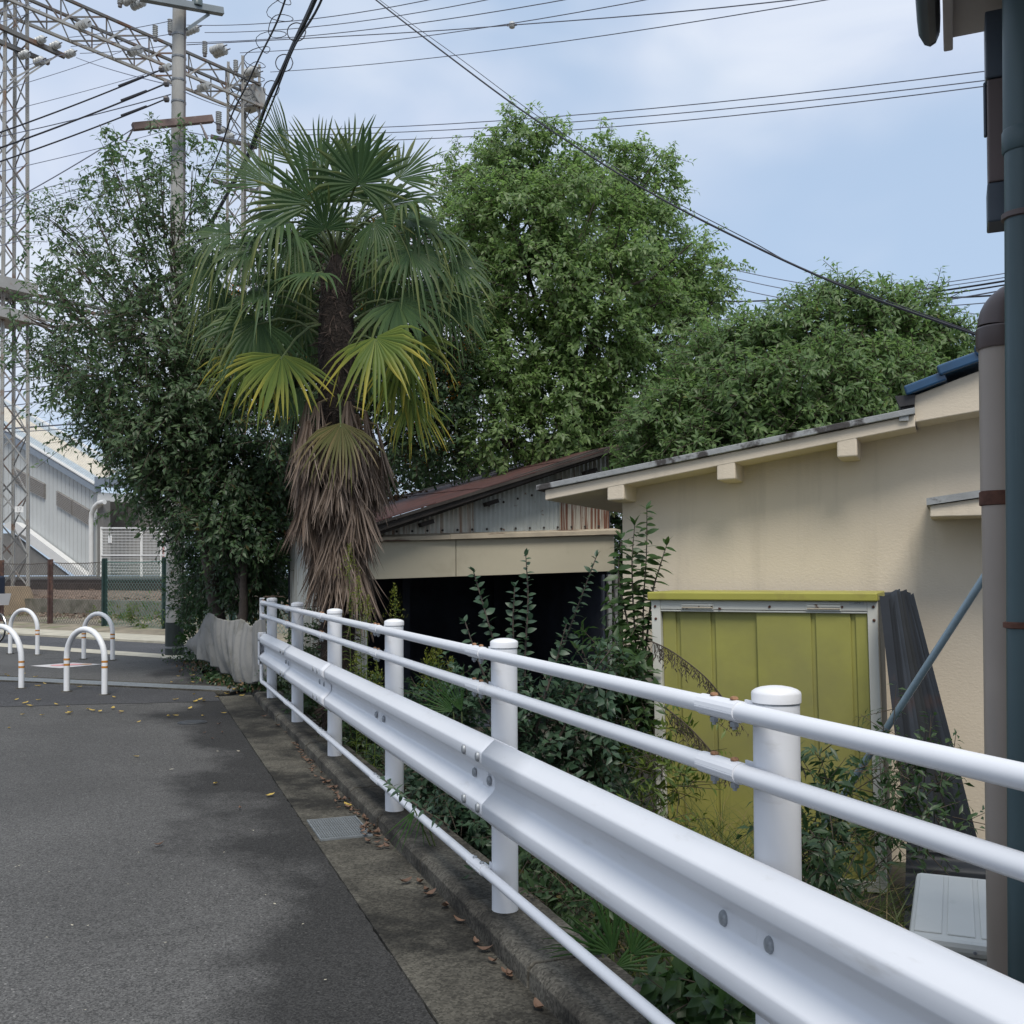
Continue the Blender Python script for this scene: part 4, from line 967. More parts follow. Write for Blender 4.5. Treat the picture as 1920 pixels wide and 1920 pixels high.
# insulators
m_ins = mat('porcelain', (0.44, 0.45, 0.44), .25, var=.06, spec=.6); m_insd = mat('insulator_cap', (.14, .13, .13), .5, .4, var=.2)
def ins_string(p, d, n, s_, lab):
    p = V(p); d = V(d).normalized(); o = thing('insulator_string', p, lab, 'insulator', 'white porcelain insulator strings on the gantry')
    MB().tube([p - d * .12 * s_, p + d * (n * .15 + .12) * s_], .02 * s_, 6).build('pin', m_insd, o)
    for k in range(n): MB().lathe(p + d * (.15 * k * s_), [(.03 * s_, -.02 * s_), (.13 * s_, .0), (.13 * s_, .03 * s_), (.05 * s_, .09 * s_), (.03 * s_, .1 * s_)], 12, axis=d).build('disc', m_ins, o, smooth=True)
wdir = (SD * 1 + V((0, 0, -.04)))
gl = 'white porcelain insulator string '
for i, (px, py, Z, sgn, n, lab) in enumerate((
    (398, 95, 38, 1, 4, 'second from the right end of the gantry beam top'), (462, 136, 40, 1, 4, 'at the right end of the gantry beam top'), (404, 102, 38.3, 1, 4, 'just under the second one from the right end'), (466, 143, 40.2, 1, 4, 'just under the one at the right end'),
    (350, 60, 37, 1, 4, 'beside the utility pole on its right'), (250, 12, 36, 1, 4, 'above the gantry beam left of the utility pole'), (235, 4, 36, 1, 4, 'cut off by the top edge left of the utility pole'),
    (165, 42, 35, -1, 4, 'below the left half of the gantry beam'), (262, 92, 36.5, -1, 4, 'below the gantry beam just left of the utility pole'), (392, 160, 39, -1, 4, 'below the gantry beam right of the utility pole'), (318, 125, 37.5, -1, 3, 'below the gantry beam behind the utility pole'),
    (70, 78, 34, 1, 3, 'on the left tower arm, uppermost'), (98, 88, 34.3, 1, 3, 'on the left tower arm, second from the tip'), (126, 103, 34.6, 1, 3, 'at the tip of the left tower arm'), (40, 105, 33.8, 1, 3, 'on the left tower lower arm by the leg'), (68, 117, 34, 1, 3, 'at the tip of the left tower lower arm'),
    (410, 246, 40.5, 1, 3, 'on the upper cross arm of the far lattice tower'), (425, 258, 40.5, 1, 3, 'by the leg of the far lattice tower'))):
    ins_string(at(px, py, Z), wdir * sgn, n, 1.15 if n == 4 else 1.0, gl + lab)
def ins_post(p, h, r, lab):
    o = thing('post_insulator', p, lab, 'insulator', 'upright ribbed insulators on the gantry')
    prof = []
    for k in range(7): prof += [(r * .65, h * k / 7), (r, h * (k + .35) / 7), (r * .65, h * (k + .8) / 7)]
    MB().lathe(p, prof, 12).build('ribbed_body', m_ins, o, smooth=True); MB().lathe(p, [(r * .7, -.1), (r * .7, 0)], 8).build('base', m_insd, o)
for px, py, Z, lab in ((384, 101, 38, 'upright ribbed insulator on the gantry beam, second from its right end'), (442, 135, 39.8, 'upright ribbed insulator at the right end of the gantry beam'), (319, 60, 37, 'upright ribbed insulator behind the left side of the utility pole'), (291, 72, 36.6, 'upright ribbed insulator on the gantry beam left of the utility pole'), (225, 8, 35.8, 'upright ribbed insulator at the top edge over the gantry beam')):
    ins_post(at(px, py, Z), .48, .10, lab)
ins_post(at(410, 234, 19.4), .26, .06, 'small hanging ribbed insulator at the rusty cross arm tip')

# ================================================================ utility pole
m_pole = mat('pole_concrete', (0.34, 0.335, 0.315), .8, var=.10, vs_=2, stain=(.24, .23, .21), ss=2, st=(.55, .8), sstretch=(3, 3, .4))
m_pband = mat('pole_band', (0.20, 0.21, 0.22), .5, .5, var=.2, vs_=8)
m_sleeve = mat('pole_sleeve', (0.022, 0.030, 0.028), .6, var=.2, vs_=6, bump=.3, bs=30)
PB = gnd(327, 1228); PZ = 19.2
up_ = thing('utility_pole', PB, 'grey concrete utility pole with two cross arms beside the leafy tree', 'utility pole')
ptop = V((PB.x + .07, PB.y, 14.2))
def pole(z): return PB.lerp(ptop, z / 14.2)
MB().tube([pole(14.2 * k / 10) for k in range(11)], [.165 - .0045 * k for k in range(11)], 24).build('shaft', m_pole, up_, smooth=True)
MB().tube([pole(.0), pole(.62)], [.172, .170], 24).build('base_sleeve', m_sleeve, up_, smooth=True)
for py in (1215, 40, 83, 128, 170, 265, 285, 960, 1140):
    z = at(331, py, PZ).z; r = .168 - .0045 * z / 1.42
    MB().lathe(pole(z), [(r, -.02), (r + .006, -.018), (r + .006, .018), (r, .02)], 24).build('pole_band', m_pband, up_, smooth=True)
m_arm1 = mat('arm_grey', (0.24, 0.27, 0.28), .5, .3, var=.12, vs_=3); m_arm2 = mat('arm_rust', (0.17, 0.12, 0.105), .7, .1, var=.2, vs_=4, stain=(.25, .2, .18), ss=3)
a1, a2 = at(262, -6, 19.0), at(418, 22, 19.9)
MB().bar(a1, a2, .13, .13).build('cross_arm', m_arm1, up_, bevel=.006)
MB().bar(at(391, 27, 19.8), at(350, 55, 19.3), .05, .05).build('arm_brace', m_arm1, up_)
b1, b2 = at(249, 238, 18.9), at(398, 223, 19.7)
MB().bar(b1, b2, .13, .13).build('cross_arm', m_arm2, up_, bevel=.006)
MB().lathe(at(370, 10, 19.6), [(.05, -.04), (.10, -.02), (.10, .10), (.06, .15), (.03, .18)], 12).build('pin_insulator', mat('insulator_dark', (.10, .13, .13), .3, var=.1), up_, smooth=True)
for py in range(240, 1100, 46): MB().bar(pole(at(331, py, PZ).z) + RIGHT * .13, pole(at(331, py, PZ).z) + RIGHT * (.25 if (py // 46) % 2 else -.25) * 1.0, .018, .018).build('step_bolt', m_pband, up_) if py < 330 or py > 930 else None
for dx in (.155, .175): MB().tube([pole(z) + RIGHT * (dx - .0032 * z) - FWD * .05 for z in (.7, 4, 7, 10, 13.8)], .012, 6).build('riser_cable', m_insd, up_)
for px, py in ((312, 157), (312, 186), (303, 130)): MB().lathe(at(px, py, 19.0), [(.03, -.05), (.06, -.03), (.06, .03), (.03, .05)], 8, axis=RIGHT).build('strain_clamp', m_insd, up_)
# bits hanging on the rusty arm
for px, py, d_ in ((250, 240, -30), (380, 240, 20), (376, 232, 28)):
    p = at(px, py, 19.1); MB().tube([p, p + V((0, 0, -.12)) + RIGHT * d_ * .002, p + V((0, 0, -.28)) + RIGHT * d_ * .005], .018, 6).build('jumper', m_insd, up_)

# ================================================================ wires
m_w = mat('wire_dark', (0.022, 0.022, 0.028), .6, var=.1); m_wl = mat('wire_grey', (0.14, 0.15, 0.19), .6, var=.1)
def wire(pts, r, lab, sag=0.0, m=None, group=None, n=14, name='wire', cat='wire'):
    P = [V(p) for p in pts]; out = []
    if len(P) == 2:
        for k in range(n + 1):
            f = k / n; out.append(P[0].lerp(P[1], f) - V((0, 0, sag * 4 * f * (1 - f))))
    else: # Catmull-Rom
        Q = [P[0] * 2 - P[1]] + P + [P[-1] * 2 - P[-2]]
        for i in range(1, len(Q) - 2):
            for k in range(6):
                t = k / 6; a, b_, c, d = Q[i - 1], Q[i], Q[i + 1], Q[i + 2]
                out.append(.5 * ((2 * b_) + (c - a) * t + (2 * a - 5 * b_ + 4 * c - d) * t * t + (3 * b_ - a - 3 * c + d) * t ** 3))
        out.append(P[-1])
    return tag(MB().tube(out, r, 5).build(name, m or m_w, smooth=True), lab, cat, group)
G1 = 'high wires running right from the gantry'
for i, (a, za, b_, zb2, lab) in enumerate((
    ((350, 47), 37, (840, -8), 27, 'topmost thin wire running right from behind the utility pole top'),
    ((384, 61), 38, (950, -8), 27, 'thin wire second from the top, running right from the gantry insulators'),
    ((350, 80), 37, (1100, -8), 25, 'thin wire third from the top, running right from the gantry'),
    ((450, 99), 38.5, (1250, -8), 25, 'thin wire ending at the second insulator from the gantry right end'),
    ((507, 135), 40.5, (1600, -9), 23, 'lowest thin wire running right from the insulator at the gantry right end'))):
    wire((at(*a, za), at(*b_, zb2)), .013, lab, .25, m_wl, G1)
wire((at(350, 84, 37), at(747, 62, 33), at(960, 47, 30.5), at(1250, 24, 27), at(1560, -8, 24)), .016, 'wire carrying the small round glass marker ball', 0, m_wl, G1)
mb = thing('marker_ball', at(960, 47, 30.5), 'small round pale marker ball hanging on a wire in the sky', 'marker ball')
MB().lathe(at(960, 47, 30.5), [(.02, -.11), (.08, -.08), (.115, 0), (.08, .08), (.02, .11)], 14).build('ball', m_ins, mb, smooth=True)
MB().bar(at(951, 47.7, 30.6), at(969, 46.4, 30.4), .03, .05).build('clamp', m_insd, mb)
G2 = 'three parallel wires over the tall green tree'
for (a, b_, nm) in (((480, 245), (1875, 130), 'uppermost'), ((480, 254), (1875, 147.5), 'middle'), ((560, 266), (1875, 158), 'lowest')):
    wire((at(*a, 41), at(*b_, 26)), .015, nm + ' of the three parallel wires crossing above the tall green tree', .35, m_wl, G2)
wire((at(560, -120, 17.5), at(705, 0, 15.8), at(850, 112, 14), at(1000, 222, 12.4), at(1200, 350, 10.9), at(1400, 455, 9.6), at(1600, 545, 8.6), at(1842, 632, 7.6)), .011, 'thick dark cable slanting down from the top edge to the beige building', 0, m_w, 'slanting cable pair')
wire((at(570, -120, 17.4), at(712, 0, 15.7), at(860, 108, 13.9), at(1010, 219, 12.3), at(1200, 342, 10.9), at(1400, 448, 9.6), at(1520, 510, 9.0), at(1842, 629, 7.55)), .0045, 'thin wire running just above the thick slanting dark cable', 0, m_w, 'slanting cable pair')
# thick bundle from overhead down to the pole
cb = [at(650, -150, 8.0), at(590, 0, 9.6), at(555, 75, 11), at(528, 135, 12), at(500, 195, 13.2), at(465, 290, 15), at(425, 365, 17), at(372, 455, 18.9)]
wire(cb, .026, 'thick black cable bundle slanting from the top edge to the utility pole', 0, m_w)
wire([p + V((.02, 0, -.035)) + RIGHT * (.03 * math.sin(i * 2)) for i, p in enumerate(cb)], .012, 'thinner cable lashed under the thick black cable bundle', 0, m_w)
for i, (px, py, Z) in enumerate(((556, 60, 11), (533, 118, 11.8), (509, 166, 12.8))):
    c = at(px, py, Z); wire([c + RIGHT * (.10 * math.cos(a * .785)) + UP * (.10 * math.sin(a * .785)) for a in range(9)], .006, ('uppermost', 'middle', 'lowest')[i] + ' wire loop tied round the thick black cable bundle', 0, m_w, 'loops on the cable bundle', name='wire_loop')
cw = [at(545, -30, 13.5), at(520, 40, 14.2), at(488, 105, 15.4), at(460, 165, 16.4), at(435, 215, 17.4), at(405, 300, 18.4), at(345, 420, 19.2)]
wire(cw, .014, 'thin cable left of the thick bundle with coiled wire round it', 0, m_w)
cl = []
for k in range(120):
    f = k / 119 * 3.6; i = min(int(f), 4); t = f - i; p = cw[i].lerp(cw[i + 1], t); a = k * .42
    cl.append(p + RIGHT * (.16 * math.cos(a) * (1 + .5 * math.sin(k * .3))) + UP * (.10 * math.sin(a)))
tag(MB().tube(cl, .006, 4).build('coiled_wire', m_w, smooth=True), 'loosely coiled wire spiralling round the thin slanting cable', 'wire')
# left side
G3 = 'service wires running left from the utility pole'
for (a, b_, r, nm) in (((302, 131), (-60, 269), .014, 'uppermost'), ((308, 158), (-60, 298), .016, 'middle'), ((308, 187), (-60, 323), .014, 'lowest')):
    wire((at(*a, 19.1), at(*b_, 17)), r, nm + ' of the three dark service wires running left from the utility pole', .04, m_w, G3)
    p, q = at(*a, 19.1), at(*b_, 17); tag(MB().tube([p.lerp(q, .10), p.lerp(q, .24)], r * 1.5, 6).build('wire_sleeve', m_w), 'dark sleeve on the ' + nm + ' service wire left of the utility pole', 'wire sleeve', 'sleeves on the service wires')
G4 = 'thin wires in the sky left of the utility pole'
for i, (a, za, b_, zb2, lab) in enumerate((
    ((227, 97), 36, (-60, 187), 30, 'thin wire running from the gantry underside down to the left edge'),
    ((293, 133), 37, (-60, 226), 30, 'thin wire meeting the lattice tower just above the thick service wires'),
    ((320, 177), 19.1, (-60, 268), 26, 'thin wire lying between the upper and middle service wires'),
    ((130, 70), 34.5, (330, 37), 30, 'thin wire from the left tower upper arm insulator to the pole'),
    ((133, 87), 34.6, (330, 62), 30, 'thin wire from the second arm insulator to the pole'),
    ((150, 100), 34.8, (330, 83), 30, 'thin wire from the arm tip insulator rising toward the pole'),
    ((143, 108), 34.8, (322, 160), 19.2, 'thin wire slanting down right from the arm tip to the pole'),
    ((-40, 30), 32, (60, 5), 34, 'short thin wire in the top left corner'),
    ((-60, 420), 17, (252, 240), 19, 'thin wire rising from the left edge to the rusty cross arm'),
    ((-60, 388), 26, (330, 285), 36, 'first of four thin parallel wires behind the leafy tree'),
    ((-60, 414), 26, (330, 295), 36, 'second of four thin parallel wires behind the leafy tree'),
    ((-60, 430), 26, (330, 306), 36, 'third of four thin parallel wires behind the leafy tree'),
    ((-60, 446), 26, (330, 318), 36, 'lowest of four thin parallel wires behind the leafy tree'),
    ((-60, 150), 30, (140, 95), 34.8, 'thin wire rising from the left edge to the arm tip insulators'),
    ((-60, 55), 30, (75, 18), 35, 'thin wire crossing the left tower below the top left corner'),
    ((-60, 335), 26, (330, 240), 36, 'thin wire passing just under the rusty cross arm'),
    ((340, 245), 19.2, (470, 262), 40, 'thin wire from the rusty cross arm to the far lattice tower'),
    ((400, 228), 19.7, (560, 300), 30, 'thin wire sloping from the rusty cross arm tip behind the palm'),
    ((-60, 475), 26, (330, 372), 36, 'thin wire crossing low behind the leafy tree top'),
    ((345, 172), 19.2, (440, 205), 40, 'thin dark wire from the pole to the gantry beam end'))):
    wire((at(*a, za), at(*b_, zb2)), .011, lab, .05, m_wl, G4)
G5 = 'overhead line wires above the station roof'
for i, (ya, yb, r, lab) in enumerate(((655, 628, .014, 'topmost'), (668, 640, .016, 'second'), (690, 655, .02, 'third'), (708, 668, .016, 'fourth'), (735, 692, .022, 'fifth'), (762, 722, .018, 'sixth'), (800, 788, .03, 'seventh and thickest'), (806, 800, .016, 'lowest'))):
    wire((at(-60, ya + 8, 36), at(420, yb - 25, 45)), r, lab + ' overhead line wire above the station stair hall roof', .12, m_wl, G5)
# right side, behind the round tree
G6 = 'distant wires over the round tree at the right'
for i, (a, b_, r, lab) in enumerate((
    ((1590, 552), (1960, 500), .014, 'topmost distant wire at the right edge above the round tree'), ((1590, 558), (1960, 508), .014, 'second distant wire at the right edge above the round tree'),
    ((1600, 566), (1960, 514), .03, 'thick distant wire third from the top at the right edge'), ((1640, 568), (1960, 521), .025, 'thick distant wire fourth from the top at the right edge'),
    ((1650, 580), (1960, 529), .022, 'distant wire fifth from the top at the right edge'), ((1700, 560), (1960, 546), .03, 'thick sagging distant wire at the right edge above the round tree'),
    ((1700, 577), (1960, 556), .016, 'distant wire second from the bottom at the right edge'), ((1750, 575), (1960, 604), .014, 'distant wire sloping down to the right beside the round tree'),
    ((1340, 497), (1560, 540), .014, 'upper distant wire between the tall tree and the round tree'), ((1340, 512), (1540, 553), .014, 'second distant wire between the tall tree and the round tree'),
    ((1340, 530), (1520, 568), .014, 'third distant wire between the tall tree and the round tree'), ((1330, 565), (1560, 556), .025, 'lowest thick distant wire between the tall tree and the round tree'),
    ((1300, 600), (1480, 590), .02, 'distant wire skimming the left shoulder of the round tree'))):
    wire((at(*a, 34), at(*b_, 28)), r, lab, .05, m_wl if r < .024 else m_w, G6)
dpz = at(1682, 530, 33); tag(MB().bar(dpz, dpz - V((0, 0, .9)), .06, .06).build('wire_spacer', m_insd), 'short upright wire spacer above the round tree', 'wire spacer')
# ================================================================ bicycle at the left edge
m_bk = mat('bike_frame', (0.05, 0.05, 0.055), .4, .3, var=.1); m_tyre = mat('bike_tyre', (.02, .02, .02), .8, var=.1); m_chrome = mat('bike_chrome', (.6, .6, .6), .25, .9, var=.05)
m_bask = mat('bike_basket', (0.55, 0.54, 0.54), .5, var=.05); m_bag = mat('navy_bag', (0.012, 0.018, 0.035), .7, var=.2)
wc = at(-4, 1160, 23.2); BC = V((wc.x, wc.y, .33)); bd = SD
bike = thing('bicycle', (BC.x, BC.y, 0), 'city bicycle with pale front basket at the left edge', 'bicycle')
def wheel(c):
    w = MB().tube([c + bd * (.31 * math.cos(a * .2618)) + UP * (.31 * math.sin(a * .2618)) for a in range(25)], .019, 8, cap=False).build('wheel', m_tyre, bike, smooth=True)
    MB().tube([c + bd * (.285 * math.cos(a * .2618)) + UP * (.285 * math.sin(a * .2618)) for a in range(25)], .010, 6, cap=False).build('rim', m_chrome, w, smooth=True)
    for k in range(14): MB().tube([c, c + bd * (.285 * math.cos(k * .4488)) + UP * (.285 * math.sin(k * .4488))], .0025, 3).build('spoke', m_chrome, w)
    MB().tube([c + bd * (.345 * math.cos(a)) + UP * (.345 * math.sin(a)) for a in np.linspace(.2, 3.0, 14)], .016, 6).build('mudguard', m_chrome, bike, smooth=True)
wheel(BC); wheel(BC - bd * 1.08)
hd_ = BC - bd * .16 + V((0, 0, .62)); bbk = BC - bd * .62 + V((0, 0, -.03)); stp = BC - bd * .80 + V((0, 0, .50))
for nm, pts, r in (('fork', (BC, hd_ - bd * .02, hd_ + V((0, 0, .12))), .014), ('down_tube', (hd_ - V((0, 0, .06)), bbk), .019), ('seat_tube', (bbk, stp), .017), ('chain_stay', (bbk, BC - bd * 1.08), .012), ('seat_stay', (stp, BC - bd * 1.08), .010)):
    MB().tube(list(pts), r, 8).build(nm, m_bk, bike, smooth=True)
MB().tube([hd_ + V((0, 0, .12)) + SM * s_ * .28 - bd * .15 * abs(s_) + V((0, 0, .08 * abs(s_))) for s_ in (-1, -.5, 0, .5, 1)], .012, 8).build('handlebar', m_chrome, bike, smooth=True)
MB().hexa([stp + V((0, 0, .10)) + bd * a + SM * b_ for a, b_ in ((-.14, -.1), (.14, -.03), (.14, .03), (-.14, .1))] + [stp + V((0, 0, .16)) + bd * a + SM * b_ for a, b_ in ((-.13, -.09), (.13, -.025), (.13, .025), (-.13, .09))]).build('saddle', m_tyre, bike, bevel=.015)
bk0 = BC + bd * .05 + V((0, 0, .52))
cs = lambda s_, z: [bk0 + bd * (a * s_) + SM * (b_ * s_ * .8) + V((0, 0, z)) for a, b_ in ((-.20, -.2), (.20, -.2), (.20, .2), (-.20, .2))]
lo, hi = cs(.82, 0), cs(1.05, .26)
bsk = MB()
for k in range(4):
    k2 = (k + 1) % 4
    bsk.slab([lo[k], lo[k2], hi[k2], hi[k]], (V(lo[k]) + V(lo[k2]) - bk0 * 2).normalized() * -.006)
bsk.slab(lo, (0, 0, .006)); bsk.build('basket', m_bask, bike)
bg_ = MB().box(bk0 + V((0, 0, .36)) - bd * .08, (.28, .24, .60), (bd, SM, UP)).build('bag', m_bag, bevel=.05)
tag(bg_, 'dark navy bag standing in the bicycle basket', 'bag')
# ================================================================ foliage helpers
def nrm(a): return a / np.maximum(np.linalg.norm(a, axis=-1, keepdims=True), 1e-9)
def raw_mesh(name, verts, faces, m):          # verts (N,3), faces (M,3) numpy
    me = bpy.data.meshes.new(name); me.vertices.add(len(verts)); me.vertices.foreach_set('co', np.asarray(verts, dtype=np.float32).ravel())
    k = faces.shape[1]; me.loops.add(faces.size); me.loops.foreach_set('vertex_index', faces.astype(np.int32).ravel())
    me.polygons.add(len(faces)); me.polygons.foreach_set('loop_start', np.arange(0, faces.size, k, dtype=np.int32))
    me.polygons.foreach_set('loop_total', np.full(len(faces), k, dtype=np.int32))
    me.materials.append(m); me.update(calc_edges=True); me.validate(); return me
def leaf_mesh(name, P, A, N, L, W, m, fold=.18, curl=.15):
    A = nrm(A); N = nrm(N - A * (N * A).sum(1, keepdims=True)); S_ = np.cross(A, N)
    L = L[:, None]; W = W[:, None]
    v = np.stack([P, P + A * L * .42 + S_ * W * .5 + N * W * fold, P + A * L * .46, P + A * L * .42 - S_ * W * .5 + N * W * fold, P + A * L - N * L * curl], 1).reshape(-1, 3)
    k = np.arange(len(P))[:, None] * 5
    f = np.concatenate([k + [0, 2, 1], k + [0, 3, 2], k + [1, 2, 4], k + [2, 3, 4]], 1).reshape(-1, 3)
    return raw_mesh(name, v, f, m)
def sticks(name, P0, P1, r, m):       # many thin three-sided twigs
    A = nrm(P1 - P0); U = nrm(np.cross(A, np.array([.31, .2, .93]))); Wd = np.cross(A, U); v = []
    for k in range(3):
        a = k * 2.0944; o = U * math.cos(a) + Wd * math.sin(a)
        v += [P0 + o * r, P1 + o * r * .45]
    v = np.stack(v, 1).reshape(-1, 3); k = np.arange(len(P0))[:, None] * 6
    f = np.concatenate([k + [0, 2, 3, 1], k + [2, 4, 5, 3], k + [4, 0, 1, 5]], 1).reshape(-1, 4)
    return raw_mesh(name, v, f, m)
def foliage(rng, lobes, n_cl, tw, lf, tl, L, W, up=.15, droop=.25, shell=.45, spread=.55, sag=.25):
    C = np.array([list(l[0]) for l in lobes]); R = np.array([l[1] for l in lobes], dtype=float)
    wgt = (R[:, 0] * R[:, 1] * R[:, 2]) ** (2 / 3) * np.array([l[2] if len(l) > 2 else 1.0 for l in lobes]); wgt /= wgt.sum()
    li = rng.choice(len(lobes), n_cl, p=wgt)
    d = nrm(rng.normal(size=(n_cl, 3))); rad = shell + (1 - shell) * rng.random(n_cl) ** .6
    c = C[li] + d * R[li] * rad[:, None]
    o = nrm(d + np.array([0, 0, .2]))
    # twigs
    c2 = np.repeat(c, tw, 0); o2 = np.repeat(o, tw, 0); n = len(c2)
    td = nrm(o2 * .8 + rng.normal(size=(n, 3)) * spread + np.array([0, 0, up])); ln = tl * rng.uniform(.55, 1.25, n)
    s = c2 + rng.normal(size=(n, 3)) * tl * .25
    e = s + td * ln[:, None]; e[:, 2] -= sag * ln
    t = np.linspace(.12, 1.0, lf)
    P = []; A = []; N = []
    for k, tt in enumerate(t):
        p = s + td * (ln * tt)[:, None]; p[:, 2] -= sag * ln * tt * tt
        ph = rng.uniform(0, 2 * math.pi, n); sd_ = nrm(np.cross(td, rng.normal(size=(n, 3))))
        a = nrm(td * .55 + sd_ * .8 + rng.normal(size=(n, 3)) * .15 + np.array([0, 0, -droop]))
        P.append(p + sd_ * .01); A.append(a); N.append(nrm(np.array([0, 0, .7]) + o2 * 1.0 + td * .35 + rng.normal(size=(n, 3)) * .30))
    P, A, N = np.concatenate(P), np.concatenate(A), np.concatenate(N)
    k = len(P); s_ = rng.uniform(.7, 1.2, k)
    return P, A, N, L * s_, W * s_ * rng.uniform(.85, 1.15, k), s, e, c
m_bark = mat('bark', (0.075, 0.06, 0.05), .9, var=.35, vs_=8, bump=.6, bs=25, bstretch=(1, 1, .3))
m_twig = mat('twig', (0.07, 0.055, 0.04), .9, var=.3, vs_=8)
def limbs(base, top, lobes, r, seed):
    rn = random.Random(seed); b = MB(); base, top = V(base), V(top)
    pts = [base.lerp(top, k / 6) + V((rn.uniform(-.1, .1), rn.uniform(-.1, .1), 0)) * (0 if k == 0 else 1) for k in range(7)]
    b.tube(pts, [r * (1 - .8 * k / 6) for k in range(7)], 10)
    for c, R, *_ in lobes:
        c = V(c); f = min(.9, max(.15, (c.z - base.z) / max(.1, top.z - base.z) * .65)); i = min(5, int(f * 6)); s = pts[i].lerp(pts[i + 1], f * 6 - i)
        mid = s.lerp(c, .5) + V((rn.uniform(-.2, .2), rn.uniform(-.2, .2), rn.uniform(0, .35)))
        rr = r * (1 - .8 * f) * .55
        b.tube([s, s.lerp(mid, .5) + V((0, 0, .1)), mid, mid.lerp(c, .6), c], [rr, rr * .8, rr * .6, rr * .4, rr * .2], 6)
        for k in range(5):
            q = c + V((rn.gauss(0, 1) * R[0], rn.gauss(0, 1) * R[1], rn.gauss(0, 1) * R[2])) * .55
            b.tube([mid.lerp(c, rn.uniform(.3, .9)), mid.lerp(q, .6) + V((0, 0, .1)), q], [rr * .35, rr * .25, rr * .1], 5)
    return b
def tree(name, label, base, top, r, lobes, m, seed, n_cl, tw, lf, tl, L, W, **kw):
    rng = np.random.default_rng(seed); cat = kw.pop('cat', 'tree'); extra = kw.pop('extra', None)
    t = thing(name, base, label, cat)
    limbs(base, top, lobes, r, seed).build('trunk', m_bark, t, smooth=True)
    P, A, N, LL, WW, s, e, c = foliage(rng, lobes, n_cl, tw, lf, tl, L, W, **kw)
    tg = link('twigs', sticks('twigs', s, e, .006, m_twig), t); tg['kind'] = 'stuff'
    link('crown', leaf_mesh('crown', P, A, N, LL, WW, m), t)
    if extra: extra(t, rng, c)
    return t
def lob(px, py, Z, rpx, ry=None, rd=None, w=1.0):
    s = Z / 1920; return (at(px, py, Z), ((rpx) * s, (rd or rpx) * s, (ry or rpx) * s), w)
def lobx(px, py, X, rpx, ry=None):       # depth chosen so the point stands at world X, behind the guardrail
    Z = X / (0.938 * (px - 252) / 1920); return lob(px, py, Z, rpx, ry, rd=min(rpx, (X - 1.62) / Z * 1920))

# ================================================================ tall green tree behind the garage
m_lf_camphor = leafmat('leaf_camphor', (0.110, 0.180, 0.060), (0.195, 0.275, 0.105), .48, .40)
m_lf_round = leafmat('leaf_round', (0.088, 0.150, 0.054), (0.160, 0.232, 0.088), .46, .42, c3=(.30, .16, .02), p3=.996)
m_lf_cherry = leafmat('leaf_roadside', (0.056, 0.100, 0.046), (0.110, 0.165, 0.074), .40, .42)
m_lf_dark = leafmat('leaf_dark', (0.030, 0.064, 0.026), (0.066, 0.112, 0.044), .32, .45, c3=(.10, .08, .02), p3=.98)
Zc = 16.5
cl_ = [lob(968, 300, Zc, 62, 75), lob(905, 345, Zc + .4, 70), lob(1035, 320, Zc, 62, 72), lob(1130, 330, Zc + .3, 55, 70), lob(1215, 345, Zc + .5, 52, 62), lob(1085, 400, Zc - .8, 95, 80), lob(960, 420, Zc - .9, 95, 80),
       lob(880, 440, Zc, 65), lob(1200, 440, Zc, 75, 70), lob(1250, 530, Zc + .2, 65), lob(1322, 500, Zc + .6, 42, 60), lob(1335, 570, Zc + .4, 38, 40), lob(1150, 520, Zc - 1.1, 95, 75), lob(1020, 520, Zc - 1.3, 95, 75), lob(900, 540, Zc - .5, 80),
       lob(1240, 630, Zc - .3, 80, 65), lob(1110, 630, Zc - 1.3, 90, 65), lob(990, 640, Zc - 1.2, 85, 60), lob(1290, 690, Zc, 60), lob(890, 650, Zc - 1.1, 60, 70), lob(920, 720, Zc - 1.5, 75, 65), lob(1060, 740, Zc - 1.2, 95, 55), lob(1180, 730, Zc - .8, 80, 60),
       lob(1040, 810, Zc - 1.5, 75, 50), lob(930, 820, Zc - 1.5, 75, 50), lob(1150, 810, Zc - .8, 70, 50)]
cb_ = at(1085, 1150, Zc + .5); cb_.z = -.36
tree('camphor_tree', 'tall light green tree rising behind the rusty roofed garage', cb_, at(1070, 420, Zc), .26, cl_, m_lf_camphor, 11, 1750, 4, 13, .36, .095, .044, up=.25, droop=.5, sag=.4, shell=.62)
# ================================================================ round dense tree at the right
Zr = 11.6
rl_ = [lob(1560, 600, Zr, 75, 70), lob(1480, 640, Zr - .2, 80, 65), lob(1640, 620, Zr, 75, 65), lob(1712, 600, Zr + .3, 55, 55), lob(1770, 650, Zr + .2, 50, 50), lob(1400, 670, Zr - .2, 75, 60), lob(1330, 690, Zr, 65, 60), lob(1300, 770, Zr - .4, 75, 60), lob(1400, 760, Zr - .8, 90, 65), lob(1520, 720, Zr - .9, 95, 70),
       lob(1640, 720, Zr - .6, 85, 65), lob(1750, 720, Zr, 60, 55), lob(1240, 800, Zr - .5, 70, 55), lob(1330, 840, Zr - .8, 80, 55), lob(1460, 820, Zr - .9, 90, 60), lob(1590, 800, Zr - .8, 80, 55), lob(1235, 870, Zr - .3, 65, 45), lob(1790, 700, Zr + .4, 45, 60), lob(1400, 890, Zr - .5, 90, 50), lob(1690, 770, Zr - .4, 60, 50)]
rb = at(1520, 1150, Zr); rb.z = -.36
tree('round_tree', 'dense rounded dark green tree behind the beige building', rb, at(1530, 680, Zr), .2, rl_, m_lf_round, 23, 1500, 4, 11, .27, .085, .032, up=.3, droop=.35, sag=.3, shell=.4)
